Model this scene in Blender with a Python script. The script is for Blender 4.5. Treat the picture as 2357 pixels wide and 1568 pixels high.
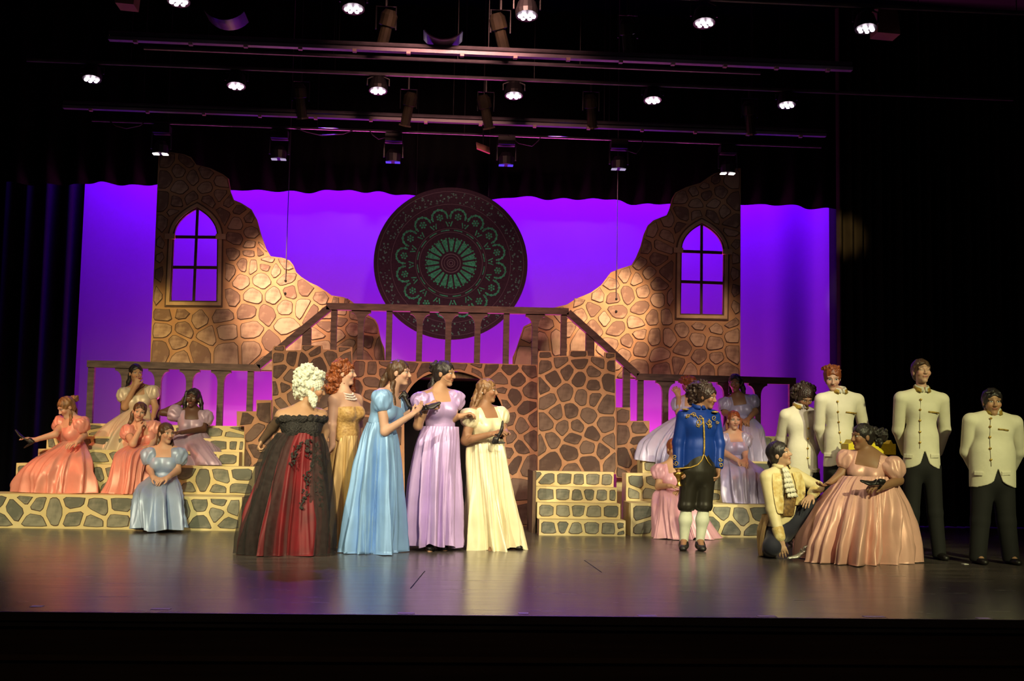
import bpy, bmesh, math, random
import numpy as np
from math import sin, cos, tan, pi, radians, sqrt, hypot, atan2
from mathutils import Vector, Matrix

for o in list(bpy.data.objects): bpy.data.objects.remove(o)
SC = bpy.context.scene
COL = SC.collection
W, H, F = 2357, 1568, 2700.0
CAMZ = 1.0
# ---------------------------------------------------------------- camera
pitch, yaw, roll = radians(5.04), radians(4.0), radians(1.05)
FWD = Vector((sin(yaw)*cos(pitch), cos(yaw)*cos(pitch), sin(pitch)))
RT0 = Vector((cos(yaw), -sin(yaw), 0)); UP0 = RT0.cross(FWD)
RT = RT0*cos(roll) + UP0*sin(roll); UP = UP0*cos(roll) - RT0*sin(roll)
cd = bpy.data.cameras.new('camera'); cam = bpy.data.objects.new('camera', cd); COL.objects.link(cam)
cd.sensor_fit = 'HORIZONTAL'; cd.sensor_width = 36.0; cd.lens = 36.0*F/W; cd.clip_end = 100
cam.matrix_world = Matrix(((RT.x, UP.x, -FWD.x, 0), (RT.y, UP.y, -FWD.y, 0), (RT.z, UP.z, -FWD.z, CAMZ), (0, 0, 0, 1)))
SC.camera = cam
SC.view_settings.view_transform = 'Standard'; SC.view_settings.look = 'None'
SC.view_settings.gamma = 1.0; SC.view_settings.use_curve_mapping = False
SC.view_settings.exposure = 0.0
# ---------------------------------------------------------------- world
wd = bpy.data.worlds.new('world'); SC.world = wd; wd.use_nodes = True
wd.node_tree.nodes['Background'].inputs[0].default_value = (0.9, 0.75, 1.0, 1)
wd.node_tree.nodes['Background'].inputs[1].default_value = 0.0015

def ray(px, py): return FWD + RT*((px - W/2)/F) - UP*((py - H/2)/F)
def at(px, py, Y):
    d = ray(px, py); t = Y/d.y
    return Vector((d.x*t, Y, CAMZ + d.z*t))
def atz(px, py, z=0.0):
    d = ray(px, py); t = (z - CAMZ)/d.z
    return Vector((d.x*t, d.y*t, z))
def pxm(px, py, Y):                       # pixels per metre there
    return F/((at(px, py, Y) - Vector((0, 0, CAMZ))).dot(FWD))

# ---------------------------------------------------------------- stage lighting
def aim(o, tgt): o.rotation_euler = (Vector(tgt) - o.location).to_track_quat('-Z', 'Y').to_euler()
def spot(name, loc, tgt, col, power, ang=40, blend=0.6, size=0.08):
    l = bpy.data.lights.new(name, 'SPOT'); l.energy = power; l.color = col
    l.spot_size = radians(ang); l.spot_blend = blend; l.shadow_soft_size = size
    o = bpy.data.objects.new(name, l); COL.objects.link(o); o.location = loc; aim(o, tgt); return o
def area(name, loc, tgt, col, power, sx, sy):
    l = bpy.data.lights.new(name, 'AREA'); l.energy = power; l.color = col; l.shape = 'RECTANGLE'; l.size = sx; l.size_y = sy
    o = bpy.data.objects.new(name, l); COL.objects.link(o); o.location = loc; aim(o, tgt); return o
VIO = (0.16, 0.0, 1.0); MAG = (1.0, 0.10, 0.55); WARM = (1.0, 0.72, 0.36); YEL = (1.0, 0.86, 0.56); RED = (1.0, 0.20, 0.07)
# cyclorama: violet strip above, magenta ground row below
area('cyc_top_strip', (0.4, 16.55, 5.9), (0.4, 17.2, 2.4), VIO, 1900, 10.6, 0.25)
area('cyc_ground_row', (0.4, 16.88, 0.2), (0.4, 17.2, 1.0), MAG, 800, 7.6, 0.12)
# warm pools on the hanging ruin panels
spot('pool_left', (-3.0, 12.6, 5.2), at(650, 690, 15.6), (1.0, 0.62, 0.38), 3600, 24, 1.0)
spot('pool_left_edge', (-4.6, 12.6, 4.6), at(390, 770, 15.6), (1.0, 0.66, 0.2), 700, 19, 1.0)
spot('pool_right', (3.4, 12.6, 5.2), at(1400, 740, 15.6), (1.0, 0.64, 0.36), 3200, 22, 1.0)
spot('pool_right_low', (4.0, 12.6, 5.2), at(1630, 790, 15.6), (1.0, 0.62, 0.38), 520, 20, 1.0)
spot('ruin_wash', (0.3, 9.5, 5.6), (0.2, 15.6, 2.6), (1.0, 0.45, 0.36), 1050, 64, 1.0, 0.3)
# front of house, followed by four added fill lamps
spot('front_left', (-7.5, 1.0, 6.2), (-0.2, 11.0, 0.8), YEL, 4600, 20, 0.9, 0.12)
spot('front_centre', (3.0, -2.0, 6.5), (0.0, 11.0, 0.8), YEL, 6000, 17, 0.9, 0.15)
spot('front_right', (7.0, 1.0, 6.2), (1.6, 11.4, 0.8), YEL, 2600, 20, 0.9, 0.15)
spot('front_far_right', (6.5, -2.0, 6.5), (4.2, 10.6, 0.9), (0.97, 0.93, 0.46), 5600, 16, 0.9, 0.15)
spot('front_far_left', (-7.0, -2.0, 6.5), (-3.4, 13.2, 0.7), (1.0, 0.70, 0.40), 5200, 17, 0.9, 0.15)
spot('steps_wash', (-2.5, 2.0, 6.0), (-2.8, 13.2, 0.2), (0.95, 0.9, 0.48), 3300, 34, 1.0, 0.2)
spot('steps_wash', (3.0, 2.0, 6.0), (1.8, 13.2, 0.2), (1.0, 0.86, 0.52), 3000, 26, 1.0, 0.2)
spot('wall_fill', (0.0, 5.0, 6.0), (0.3, 14.4, 0.9), (1.0, 0.76, 0.50), 850, 34, 1.0, 0.2)  # added fill that lifts the arch wall, no fixture of its own
spot('steps_right_fill', (4.5, 3.0, 6.0), (3.2, 13.8, 0.9), (1.0, 0.86, 0.76), 1500, 15, 0.9, 0.15)  # added fill, brightens the gowns seated on the right steps
spot('floor_fill', (0.6, 8.6, 7.2), (0.7, 8.9, 0), (1.0, 0.76, 0.58), 260, 95, 1.0, 0.3)  # added lamp over the stage, there only to brighten the floor
spot('stage_front_fill', (0.5, -3.0, 7.5), (0.5, 6.9, -0.2), (1.0, 0.66, 0.4), 110, 60, 1.0, 0.4)  # added lamp, gives the dark stage front face some light
# red and amber side light
spot('red_left', (-7.2, 11.6, 4.6), (-3.9, 13.6, 1.0), RED, 520, 24, 0.8)
spot('red_right', (6.8, 11.8, 4.6), (3.2, 13.9, 1.1), RED, 260, 22, 0.8)
# violet back light raking the floor
for x in (-1.4, 1.6):
    spot('back_violet', (x, 15.2, 5.3), (x*0.9 + 0.2, 8.2, 0), (0.30, 0.06, 1.0), 480, 40, 0.9)
spot('leg_spill', (3.6, 11.0, 5.4), at(1942, 540, 15.2), (1.0, 0.62, 0.2), 1300, 7, 0.7)

# ---------------------------------------------------------------- helpers
def empty(name, loc, label, cat, group=None):
    o = bpy.data.objects.new(name, None); COL.objects.link(o); o.location = loc; o.empty_display_size = 0.1
    o['label'] = label; o['category'] = cat
    if group: o['group'] = group
    return o
def tag(o, label, cat, group=None):
    o['label'] = label; o['category'] = cat
    if group: o['group'] = group
    return o
def rootloc(p):
    v = Vector((0, 0, 0))
    while p is not None: v += p.location; p = p.parent
    return v
def mk(name, V, Fc, mat, parent=None, smooth=False, origin=None, mids=None):
    """V in world coordinates; becomes one mesh object at origin (or its root's base)."""
    V = np.asarray(V, dtype=np.float64).reshape(-1, 3)
    off = rootloc(parent) if parent is not None else Vector(origin if origin is not None else (0, 0, 0))
    me = bpy.data.meshes.new(name)
    if isinstance(Fc, np.ndarray):
        n = len(Fc); k = Fc.shape[1]
        me.vertices.add(len(V)); me.vertices.foreach_set('co', (V - np.array(off)).astype(np.float32).ravel())
        me.loops.add(n*k); me.loops.foreach_set('vertex_index', Fc.astype(np.int32).ravel())
        me.polygons.add(n); me.polygons.foreach_set('loop_start', np.arange(0, n*k, k, dtype=np.int32))
        me.update(calc_edges=True)
    else:
        me.from_pydata([tuple(v) for v in (V - np.array(off))], [], Fc); me.update()
    for m in (mat if isinstance(mat, (list, tuple)) else [mat]): me.materials.append(m)
    if mids is not None: me.polygons.foreach_set('material_index', np.asarray(mids, dtype=np.int32))
    if smooth: me.polygons.foreach_set('use_smooth', np.ones(len(me.polygons), dtype=bool))
    o = bpy.data.objects.new(name, me); COL.objects.link(o)
    if parent is not None: o.parent = parent
    else: o.location = off
    return o
def copyobj(src, parent, loc=None):
    c = src.copy(); COL.objects.link(c); c.parent = parent
    if loc is not None: c.location = loc
    return c
class MB:
    def __init__(s): s.v = []; s.f = []
    def poly(s, pts, faces):
        b = len(s.v); s.v += [tuple(p) for p in pts]; s.f += [tuple(b + i for i in f) for f in faces]
    def box(s, lo, hi):
        x0, y0, z0 = lo; x1, y1, z1 = hi
        s.poly([(x0,y0,z0),(x1,y0,z0),(x1,y1,z0),(x0,y1,z0),(x0,y0,z1),(x1,y0,z1),(x1,y1,z1),(x0,y1,z1)],
               [(0,3,2,1),(4,5,6,7),(0,1,5,4),(1,2,6,5),(2,3,7,6),(3,0,4,7)])
    def prism(s, pts, y0, y1):            # outline [(x,z)...] extruded along y
        n = len(pts)
        s.poly([(x, y0, z) for x, z in pts] + [(x, y1, z) for x, z in pts],
               [tuple(range(n))] + [tuple(range(2*n - 1, n - 1, -1))] + [(i, n + i, n + (i + 1) % n, (i + 1) % n) for i in range(n)])
    def tube(s, path, r, n=8, caps=True):
        path = [Vector(p) for p in path]; m = len(path)
        rs = r if isinstance(r, (list, tuple)) else [r]*m
        b = len(s.v); prev = None
        for i, p in enumerate(path):
            d = (path[min(i + 1, m - 1)] - path[max(i - 1, 0)]).normalized()
            a = prev if prev is not None else (Vector((0, 0, 1)) if abs(d.z) < 0.9 else Vector((1, 0, 0)))
            u = (a - d*a.dot(d)).normalized(); v = d.cross(u); prev = u
            for k in range(n):
                t = 2*pi*k/n; s.v.append(tuple(p + u*cos(t)*rs[i] + v*sin(t)*rs[i]))
        for i in range(m - 1):
            for k in range(n):
                s.f.append((b + i*n + k, b + i*n + (k + 1) % n, b + (i + 1)*n + (k + 1) % n, b + (i + 1)*n + k))
        if caps: s.f.append(tuple(b + k for k in range(n - 1, -1, -1))); s.f.append(tuple(b + (m - 1)*n + k for k in range(n)))
    def ball(s, c, r, n=8, m=5):
        c = Vector(c); b = len(s.v); rr = r if isinstance(r, (tuple, list)) else (r, r, r)
        for i in range(m + 1):
            ph = pi*i/m
            for k in range(n):
                t = 2*pi*k/n; s.v.append((c.x + rr[0]*sin(ph)*cos(t), c.y + rr[1]*sin(ph)*sin(t), c.z + rr[2]*cos(ph)))
        for i in range(m):
            for k in range(n): s.f.append((b + i*n + k, b + (i + 1)*n + k, b + (i + 1)*n + (k + 1) % n, b + i*n + (k + 1) % n))
    def build(s, name, mat, parent=None, smooth=False, origin=None): return mk(name, s.v, s.f, mat, parent, smooth, origin)

# ---------------------------------------------------------------- materials
def newmat(name):
    m = bpy.data.materials.new(name); m.use_nodes = True; nt = m.node_tree
    return m, nt, nt.nodes['Principled BSDF']
def noise_into(nt, b, c1, c2, scale, detail=3, coords='Object', stretch=None, rand=0.0):
    N = nt.nodes; L = nt.links
    tc = N.new('ShaderNodeTexCoord'); nz = N.new('ShaderNodeTexNoise'); nz.inputs['Scale'].default_value = scale; nz.inputs['Detail'].default_value = detail
    src = tc.outputs[coords]
    if stretch:
        mp = N.new('ShaderNodeMapping'); mp.inputs['Scale'].default_value = stretch; L.new(src, mp.inputs[0]); src = mp.outputs[0]
    L.new(src, nz.inputs['Vector'])
    rp = N.new('ShaderNodeValToRGB'); rp.color_ramp.elements[0].position = 0.33; rp.color_ramp.elements[1].position = 0.67
    rp.color_ramp.elements[0].color = (*c1, 1); rp.color_ramp.elements[1].color = (*c2, 1)
    fac = nz.outputs['Fac']
    if rand:
        oi = N.new('ShaderNodeObjectInfo'); ma = N.new('ShaderNodeMath'); ma.operation = 'MULTIPLY_ADD'
        L.new(oi.outputs['Random'], ma.inputs[0]); ma.inputs[1].default_value = rand
        sb = N.new('ShaderNodeMath'); sb.operation = 'SUBTRACT'; L.new(fac, sb.inputs[0]); sb.inputs[1].default_value = rand/2
        L.new(sb.outputs[0], ma.inputs[2]); fac = ma.outputs[0]
    L.new(fac, rp.inputs[0]); L.new(rp.outputs[0], b.inputs['Base Color'])
    return nz, rp
def bump(nt, b, scale, strength, stretch=None, dist=0.01, kind='noise', coords='Object'):
    N = nt.nodes; L = nt.links
    tc = N.new('ShaderNodeTexCoord'); src = tc.outputs[coords]
    if stretch:
        mp = N.new('ShaderNodeMapping'); mp.inputs['Scale'].default_value = stretch; L.new(src, mp.inputs[0]); src = mp.outputs[0]
    nz = N.new('ShaderNodeTexNoise'); nz.inputs['Scale'].default_value = scale; nz.inputs['Detail'].default_value = 3
    L.new(src, nz.inputs['Vector']); bp = N.new('ShaderNodeBump'); bp.inputs['Strength'].default_value = strength; bp.inputs['Distance'].default_value = dist
    L.new(nz.outputs['Fac'], bp.inputs['Height']); L.new(bp.outputs[0], b.inputs['Normal'])
MC = {}
def M(name, c, c2=None, rough=0.6, scale=6, metal=0.0, bmp=0, bscale=40, stretch=None, rand=0, spec=0.5, sheen=0, coords='Object', bstretch=None, bdist=0.01):
    if name in MC: return MC[name]
    m, nt, b = newmat(name); b.inputs['Roughness'].default_value = rough; b.inputs['Metallic'].default_value = metal
    b.inputs['Specular IOR Level'].default_value = spec
    if sheen: b.inputs['Sheen Weight'].default_value = sheen; b.inputs['Sheen Roughness'].default_value = 0.4
    if c2 is None: c2 = tuple(x*0.82 for x in c)
    noise_into(nt, b, c2, c, scale, 3, coords, stretch, rand)
    if bmp: bump(nt, b, bscale, bmp, bstretch, bdist)
    MC[name] = m; return m
def emis(name, c, s):
    m, nt, b = newmat(name); b.inputs['Base Color'].default_value = (0, 0, 0, 1)
    b.inputs['Emission Color'].default_value = (*c, 1); b.inputs['Emission Strength'].default_value = s; return m
def satin(name, c, c2=None, rough=0.40):
    if name in MC: return MC[name]
    m, nt, b = newmat(name); b.inputs['Roughness'].default_value = rough; b.inputs['Specular IOR Level'].default_value = 0.6
    b.inputs['Sheen Weight'].default_value = 0.25; b.inputs['Sheen Roughness'].default_value = 0.35
    b.inputs['Sheen Tint'].default_value = (*c, 1); b.inputs['Specular Tint'].default_value = (*[0.5 + 0.5*x for x in c], 1)
    b.inputs['Metallic'].default_value = 0.13
    noise_into(nt, b, c2 or tuple(x*0.85 for x in c), c, 5)
    bump(nt, b, 16, 0.16, (1, 1, 0.3), 0.02)
    MC[name] = m; return m
DARK = M('black_metal', (0.012, 0.011, 0.013), rough=0.45)
GOLD = M('gold_metal', (0.85, 0.55, 0.12), rough=0.28, metal=1.0)
GOLDP = M('gold_braid', (0.62, 0.42, 0.08), (0.3, 0.18, 0.03), rough=0.45, scale=60, metal=0.35, bmp=0.6, bscale=120)
BLACKCLOTH = M('black_velour', (0.007, 0.0065, 0.008), rough=0.95, spec=0.1, bmp=0.2)
# ================================================================ the setting
def struct(name, mb, mat):
    o = mb.build(name, mat); o['kind'] = 'structure'; return o
YE = 6.95                                              # stage front edge
def floor_mat():
    m, nt, b = newmat('stage_floor_paint'); N = nt.nodes; L = nt.links
    b.inputs['Specular IOR Level'].default_value = 0.55
    noise_into(nt, b, (0.060, 0.050, 0.046), (0.115, 0.098, 0.088), 3.0, 6, 'Object', (0.5, 2.2, 1))
    tc = N.new('ShaderNodeTexCoord'); mp = N.new('ShaderNodeMapping'); mp.inputs['Scale'].default_value = (0.35, 3.0, 1)
    L.new(tc.outputs['Object'], mp.inputs[0]); nz = N.new('ShaderNodeTexNoise'); nz.inputs['Scale'].default_value = 5; nz.inputs['Detail'].default_value = 6
    L.new(mp.outputs[0], nz.inputs['Vector']); mr = N.new('ShaderNodeMapRange'); mr.inputs[3].default_value = 0.20; mr.inputs[4].default_value = 0.31
    L.new(nz.outputs['Fac'], mr.inputs[0]); L.new(mr.outputs[0], b.inputs['Roughness'])
    bp = N.new('ShaderNodeBump'); bp.inputs['Strength'].default_value = 0.012; bp.inputs['Distance'].default_value = 0.01
    L.new(nz.outputs['Fac'], bp.inputs['Height']); L.new(bp.outputs[0], b.inputs['Normal'])
    return m
FM = floor_mat()
mb = MB(); mb.box((-11, YE, -0.08), (12, 18.2, 0)); struct('floor', mb, FM)
FACE = M('stage_face_paint', (0.09, 0.05, 0.028), (0.055, 0.03, 0.018), rough=0.7, scale=3, stretch=(0.3, 1, 6))
mb = MB(); mb.box((-11, YE + 0.03, -1.2), (12, YE + 0.3, -0.08)); struct('wall_stage_front', mb, FACE)
mb = MB(); mb.box((-11, YE - 0.02, -0.045), (12, YE, 0.002)); struct('trim_1', mb, M('edge_strip', (0.09, 0.07, 0.06), rough=0.4))
mb = MB(); mb.box((-11, YE, -0.27), (12, YE + 0.03, -0.24)); struct('trim_2', mb, M('face_strip', (0.13, 0.075, 0.035), rough=0.6))
mb = MB(); mb.box((-11, 1.5, -1.3), (12, YE + 0.3, -1.2)); struct('floor_auditorium', mb, M('auditorium_carpet', (0.015, 0.01, 0.01), rough=0.95))
BLK = M('black_wall_paint', (0.01, 0.01, 0.011), rough=0.9)
mb = MB(); mb.box((-11, 18.2, 0), (12, 18.4, 8)); struct('wall_back', mb, BLK)
mb = MB(); mb.box((-11.2, YE, 0), (-11, 18.4, 8)); struct('wall_left', mb, BLK)
mb = MB(); mb.box((12, YE, 0), (12.2, 18.4, 8)); struct('wall_right', mb, BLK)
mb = MB(); mb.box((-11.2, YE, 8), (12.2, 18.4, 8.2)); struct('ceiling', mb, BLK)

# ---- drapes
def drape(name, x0, x1, Y, z0, z1, mat, label, cat, amp=0.05, wl=0.22, wave=0.0, seed=1, rows=6, group=None):
    rnd = random.Random(seed); n = max(8, int((x1 - x0)/wl*12)); V = []; Fc = []
    ph = [rnd.uniform(0, 6.28) for _ in range(4)]
    for j in range(rows + 1):
        t = j/rows
        for i in range(n + 1):
            x = x0 + (x1 - x0)*i/n
            y = Y + amp*(sin(2*pi*x/wl + 0.9*sin(x*1.7 + ph[0]) + ph[1]) + 0.4*sin(2*pi*x/(wl*2.3) + ph[2]))
            zb = z0 + wave*(sin(x*2.1 + ph[3]) + 0.6*sin(x*5.3 + ph[0]) + 0.45*sin(x*9.7 + ph[2]))
            V.append((x, y, zb + (z1 - zb)*t))
    w = n + 1
    Fc = [(j*w + i, j*w + i + 1, (j + 1)*w + i + 1, (j + 1)*w + i) for j in range(rows) for i in range(n)]
    o = mk(name, V, Fc, mat, None, True, ((x0 + x1)/2, Y, z0)); tag(o, label, cat, group); return o
CYC = M('cyc_muslin', (0.20, 0.13, 0.24), (0.19, 0.12, 0.23), rough=0.85, scale=1.5)
xl = at(200, 700, 17.2).x; xr = at(1890, 700, 17.2).x
V = []; nx = 120
for j in range(2):
    for i in range(nx + 1):
        x = xl - 0.3 + (xr - xl + 0.6)*i/nx; V.append((x, 17.2 + (0.035*sin(x*7) * max(0, (x - xr + 1.0)) if x > xr - 1.0 else 0), 0.02 + 6.4*j))
tag(mk('backdrop_cloth', V, [(i, i + 1, nx + 2 + i, nx + 1 + i) for i in range(nx)], CYC, None, True, (0.4, 17.2, 0.02)),
    'wide plain backdrop cloth lit violet and magenta behind the stone set', 'backdrop')
zv = at(1050, 452, 16.3).z
drape('border_curtain', -6.4, 7.2, 16.3, zv, 7.2, BLACKCLOTH, 'black pleated border curtain hanging across the top of the violet backdrop', 'curtain', 0.06, 0.42, 0.022, 3)
drape('leg_curtain', -10.5, xl + 0.02, 16.75, 0.02, 7.2, BLACKCLOTH, 'black side curtain covering the left end of the violet backdrop', 'curtain', 0.05, 0.3, 0, 5, group='black side curtains')
drape('leg_curtain', xr - 0.02, 11.5, 16.75, 0.02, 7.2, BLACKCLOTH, 'black side curtain covering the right end of the violet backdrop', 'curtain', 0.05, 0.3, 0, 6, group='black side curtains')
xa = at(1926, 560, 15.2).x
TANV = M('dark_velour', (0.016, 0.014, 0.012), rough=0.9, spec=0.1)
drape('wing_curtain', xa, 10.5, 15.2, 0.02, 7.0, TANV, 'dark wing curtain at right with an amber streak of light on its edge', 'curtain', 0.05, 0.14, 0, 8)
drape('wing_curtain', -10.5, at(-60, 560, 14.0).x, 14.0, 0.02, 7.0, TANV, 'dark wing curtain at far left beyond the stone steps', 'curtain', 0.05, 0.2, 0, 9)

# ================================================================ painted stones
def inside(poly, x, y):
    c = False; n = len(poly); j = n - 1
    for i in range(n):
        xi, yi = poly[i]; xj, yj = poly[j]
        if (yi > y) != (yj > y) and x < (xj - xi)*(y - yi)/(yj - yi) + xi: c = not c
        j = i
    return c
def clip(poly, px, py, nx, ny):           # keep (p - p0).n <= 0
    out = []; n = len(poly)
    for i in range(n):
        a = poly[i]; b = poly[(i + 1) % n]
        da = (a[0] - px)*nx + (a[1] - py)*ny; db = (b[0] - px)*nx + (b[1] - py)*ny
        if da <= 0: out.append(a)
        if da*db < 0: t = da/(da - db); out.append((a[0] + (b[0] - a[0])*t, a[1] + (b[1] - a[1])*t))
    return out
def stones(parent, poly, holes, seeds, Y, fill, line, gap, rnd, mind=None, thick=0.006, names='stone', maxr=None):
    """poly, holes, seeds in (x,z) on plane y=Y; every stone is a thin raised painted piece of its own."""
    xs = [p[0] for p in poly]; zs = [p[1] for p in poly]; x0, x1, z0, z1 = min(xs), max(xs), min(zs), max(zs)
    ok = lambda x, z: inside(poly, x, z) and not any(inside(h, x, z) for h in holes)
    S = [s for s in seeds if ok(*s)]
    if mind:
        for _ in range(1500):
            x = rnd.uniform(x0, x1); z = rnd.uniform(z0, z1)
            if ok(x, z) and all(hypot(x - a, z - b) > mind*rnd.uniform(0.85, 1.25) for a, b in S): S.append((x, z))
    for i, (sx, sz) in enumerate(S):
        c = [(x0, z0), (x1, z0), (x1, z1), (x0, z1)]
        R = maxr or 9
        c = [(max(sx - R, min(sx + R, a)), max(sz - R, min(sz + R, b))) for a, b in c]
        for k, (tx, tz) in enumerate(S):
            if k == i: continue
            dx, dz = tx - sx, tz - sz; d = hypot(dx, dz)
            if d > 2.5: continue
            c = clip(c, sx + dx/2 - dx/d*gap/2, sz + dz/2 - dz/d*gap/2, dx, dz)
            if len(c) < 3: break
        if len(c) < 3: continue
        # drop tiny edges, chaikin once, jitter, pull inside the outline
        c = [p for q, p in enumerate(c) if hypot(p[0] - c[q - 1][0], p[1] - c[q - 1][1]) > gap*0.7]
        if len(c) < 3: continue
        d2 = []
        for q in range(len(c)):
            a = c[q]; b = c[(q + 1) % len(c)]; e = rnd.uniform(0.12, 0.24); e2 = rnd.uniform(0.12, 0.24)
            d2 += [(a[0] + (b[0] - a[0])*e, a[1] + (b[1] - a[1])*e), (b[0] - (b[0] - a[0])*e2, b[1] - (b[1] - a[1])*e2)]
        pts = []
        for a, b in d2:
            r = hypot(a - sx, b - sz) + 1e-6; g = 1 - rnd.uniform(0, 0.03)
            a, b = sx + (a - sx)*g, sz + (b - sz)*g
            m = gap*0.55/r; a2, b2 = sx + (a - sx)*(1 + m), sz + (b - sz)*(1 + m)
            if not ok(a2, b2):
                lo, hi = 0.0, 1 + m
                for _ in range(12):
                    t = (lo + hi)/2
                    if ok(sx + (a - sx)*t, sz + (b - sz)*t): lo = t
                    else: hi = t
                t = max(0.05, lo - m); a, b = sx + (a - sx)*t, sz + (b - sz)*t
            pts.append((a, b))
        n = len(pts)
        ar = abs(sum(pts[q][0]*pts[(q + 1) % n][1] - pts[(q + 1) % n][0]*pts[q][1] for q in range(n)))/2
        if ar < 0.0025: continue
        cx = sum(p[0] for p in pts)/n; cz = sum(p[1] for p in pts)/n
        rr = sqrt(ar/pi); w = 1 - min(0.3, line/rr)
        th = thick*rnd.uniform(0.8, 1.3); yb = Y - 0.0005; yf = Y - th
        V = [(a, yb, b) for a, b in pts] + [(a, yf, b) for a, b in pts] + [(cx + (a - cx)*w, yf - 0.001, cz + (b - cz)*w) for a, b in pts]
        Fc = [tuple(range(2*n, 3*n))]; mids = [0]
        for q in range(n):
            r = (q + 1) % n
            Fc += [(q, r, n + r, n + q), (n + q, n + r, 2*n + r, 2*n + q)]; mids += [1, 1]
        mk(names, V, Fc, [fill, LINE], parent, False, None, mids)
LINE = M('stone_outline_paint', (0.075, 0.042, 0.030), rough=0.8)
def stone_mat(name, a, b): return M(name, a, b, rough=0.75, scale=2.2, coords='Generated', rand=0.45, spec=0.2, bmp=0.05, bscale=90)
ST_RUIN = stone_mat('ruin_stone_paint', (0.40, 0.285, 0.21), (0.18, 0.115, 0.092))
ST_WALL = stone_mat('wall_stone_paint', (0.18, 0.122, 0.098), (0.090, 0.058, 0.050))
ST_LOW = stone_mat('step_stone_paint', (0.29, 0.29, 0.23), (0.15, 0.16, 0.135))
MO_RUIN = M('ruin_mortar_paint', (0.46, 0.285, 0.16), (0.30, 0.165, 0.095), rough=0.75, scale=3, spec=0.2)
MO_WALL = M('wall_mortar_paint', (0.50, 0.285, 0.165), (0.38, 0.205, 0.12), rough=0.75, scale=4, spec=0.2)
MO_LOW = M('step_mortar_paint', (0.78, 0.68, 0.38), (0.66, 0.55, 0.27), rough=0.75, scale=3, spec=0.2)
def PX(pts, Y): return [(at(a, b, Y).x, at(a, b, Y).z) for a, b in pts]
def zm(o, s, pts): return [(o[0] + a*s, o[1] + b*s) for a, b in pts]

def panel(name, outer, hole, y0, y1, mat, parent):
    """flat cut-out panel with an optional opening, outline in (x,z)."""
    bm = bmesh.new(); edges = []
    for lp in [outer] + ([hole] if hole else []):
        vs = [bm.verts.new((x, y0, z)) for x, z in lp]
        edges += [bm.edges.new((vs[i], vs[(i + 1) % len(vs)])) for i in range(len(vs))]
    r = bmesh.ops.triangle_fill(bm, edges=edges, use_beauty=True, use_dissolve=False)
    fs = [g for g in r['geom'] if isinstance(g, bmesh.types.BMFace)]
    ex = bmesh.ops.extrude_face_region(bm, geom=fs)
    for g in ex['geom']:
        if isinstance(g, bmesh.types.BMVert): g.co.y = y1
    bmesh.ops.recalc_face_normals(bm, faces=bm.faces)
    me = bpy.data.meshes.new(name); bmesh.ops.translate(bm, verts=bm.verts, vec=-rootloc(parent)); bm.to_mesh(me); bm.free()
    me.materials.append(mat); o = bpy.data.objects.new(name, me); COL.objects.link(o); o.parent = parent; return o
def bez(a, c, b, n=10): return [((1 - t)**2*a[0] + 2*t*(1 - t)*c[0] + t*t*b[0], (1 - t)**2*a[1] + 2*t*(1 - t)*c[1] + t*t*b[1]) for t in [i/n for i in range(n + 1)]]
def offset(lp, d):
    n = len(lp); out = []
    A = sum(lp[i][0]*lp[(i + 1) % n][1] - lp[(i + 1) % n][0]*lp[i][1] for i in range(n)); sg = 1 if A > 0 else -1
    for i in range(n):
        p, a, b = lp[i], lp[i - 1], lp[(i + 1) % n]
        d1 = Vector((p[0] - a[0], p[1] - a[1])).normalized(); d2 = Vector((b[0] - p[0], b[1] - p[1])).normalized()
        n1 = Vector((d1.y, -d1.x)); n2 = Vector((d2.y, -d2.x)); m = (n1 + n2)
        if m.length < 1e-4: m = n1
        m.normalize(); k = 1/max(0.5, m.dot(n1)); out.append((p[0] + m.x*d*k*sg, p[1] + m.y*d*k*sg))
    return out
def ring(name, inner, outer, y0, y1, mat, parent):
    n = len(inner)
    V = [(x, y0, z) for x, z in inner] + [(x, y0, z) for x, z in outer] + [(x, y1, z) for x, z in inner] + [(x, y1, z) for x, z in outer]
    Fc = []
    for i in range(n):
        j = (i + 1) % n
        Fc += [(i, j, n + j, n + i), (2*n + i, 3*n + i, 3*n + j, 2*n + j), (i, 2*n + i, 2*n + j, j), (n + i, n + j, 3*n + j, 3*n + i)]
    return mk(name, V, Fc, mat, parent)
TRIM = M('window_trim_paint', (0.50, 0.36, 0.22), (0.40, 0.27, 0.16), rough=0.7)
TRIMD = M('window_line_paint', (0.10, 0.055, 0.035), rough=0.7)
MULL = M('mullion_paint', (0.045, 0.02, 0.02), rough=0.7)
YF = 15.6
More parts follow.
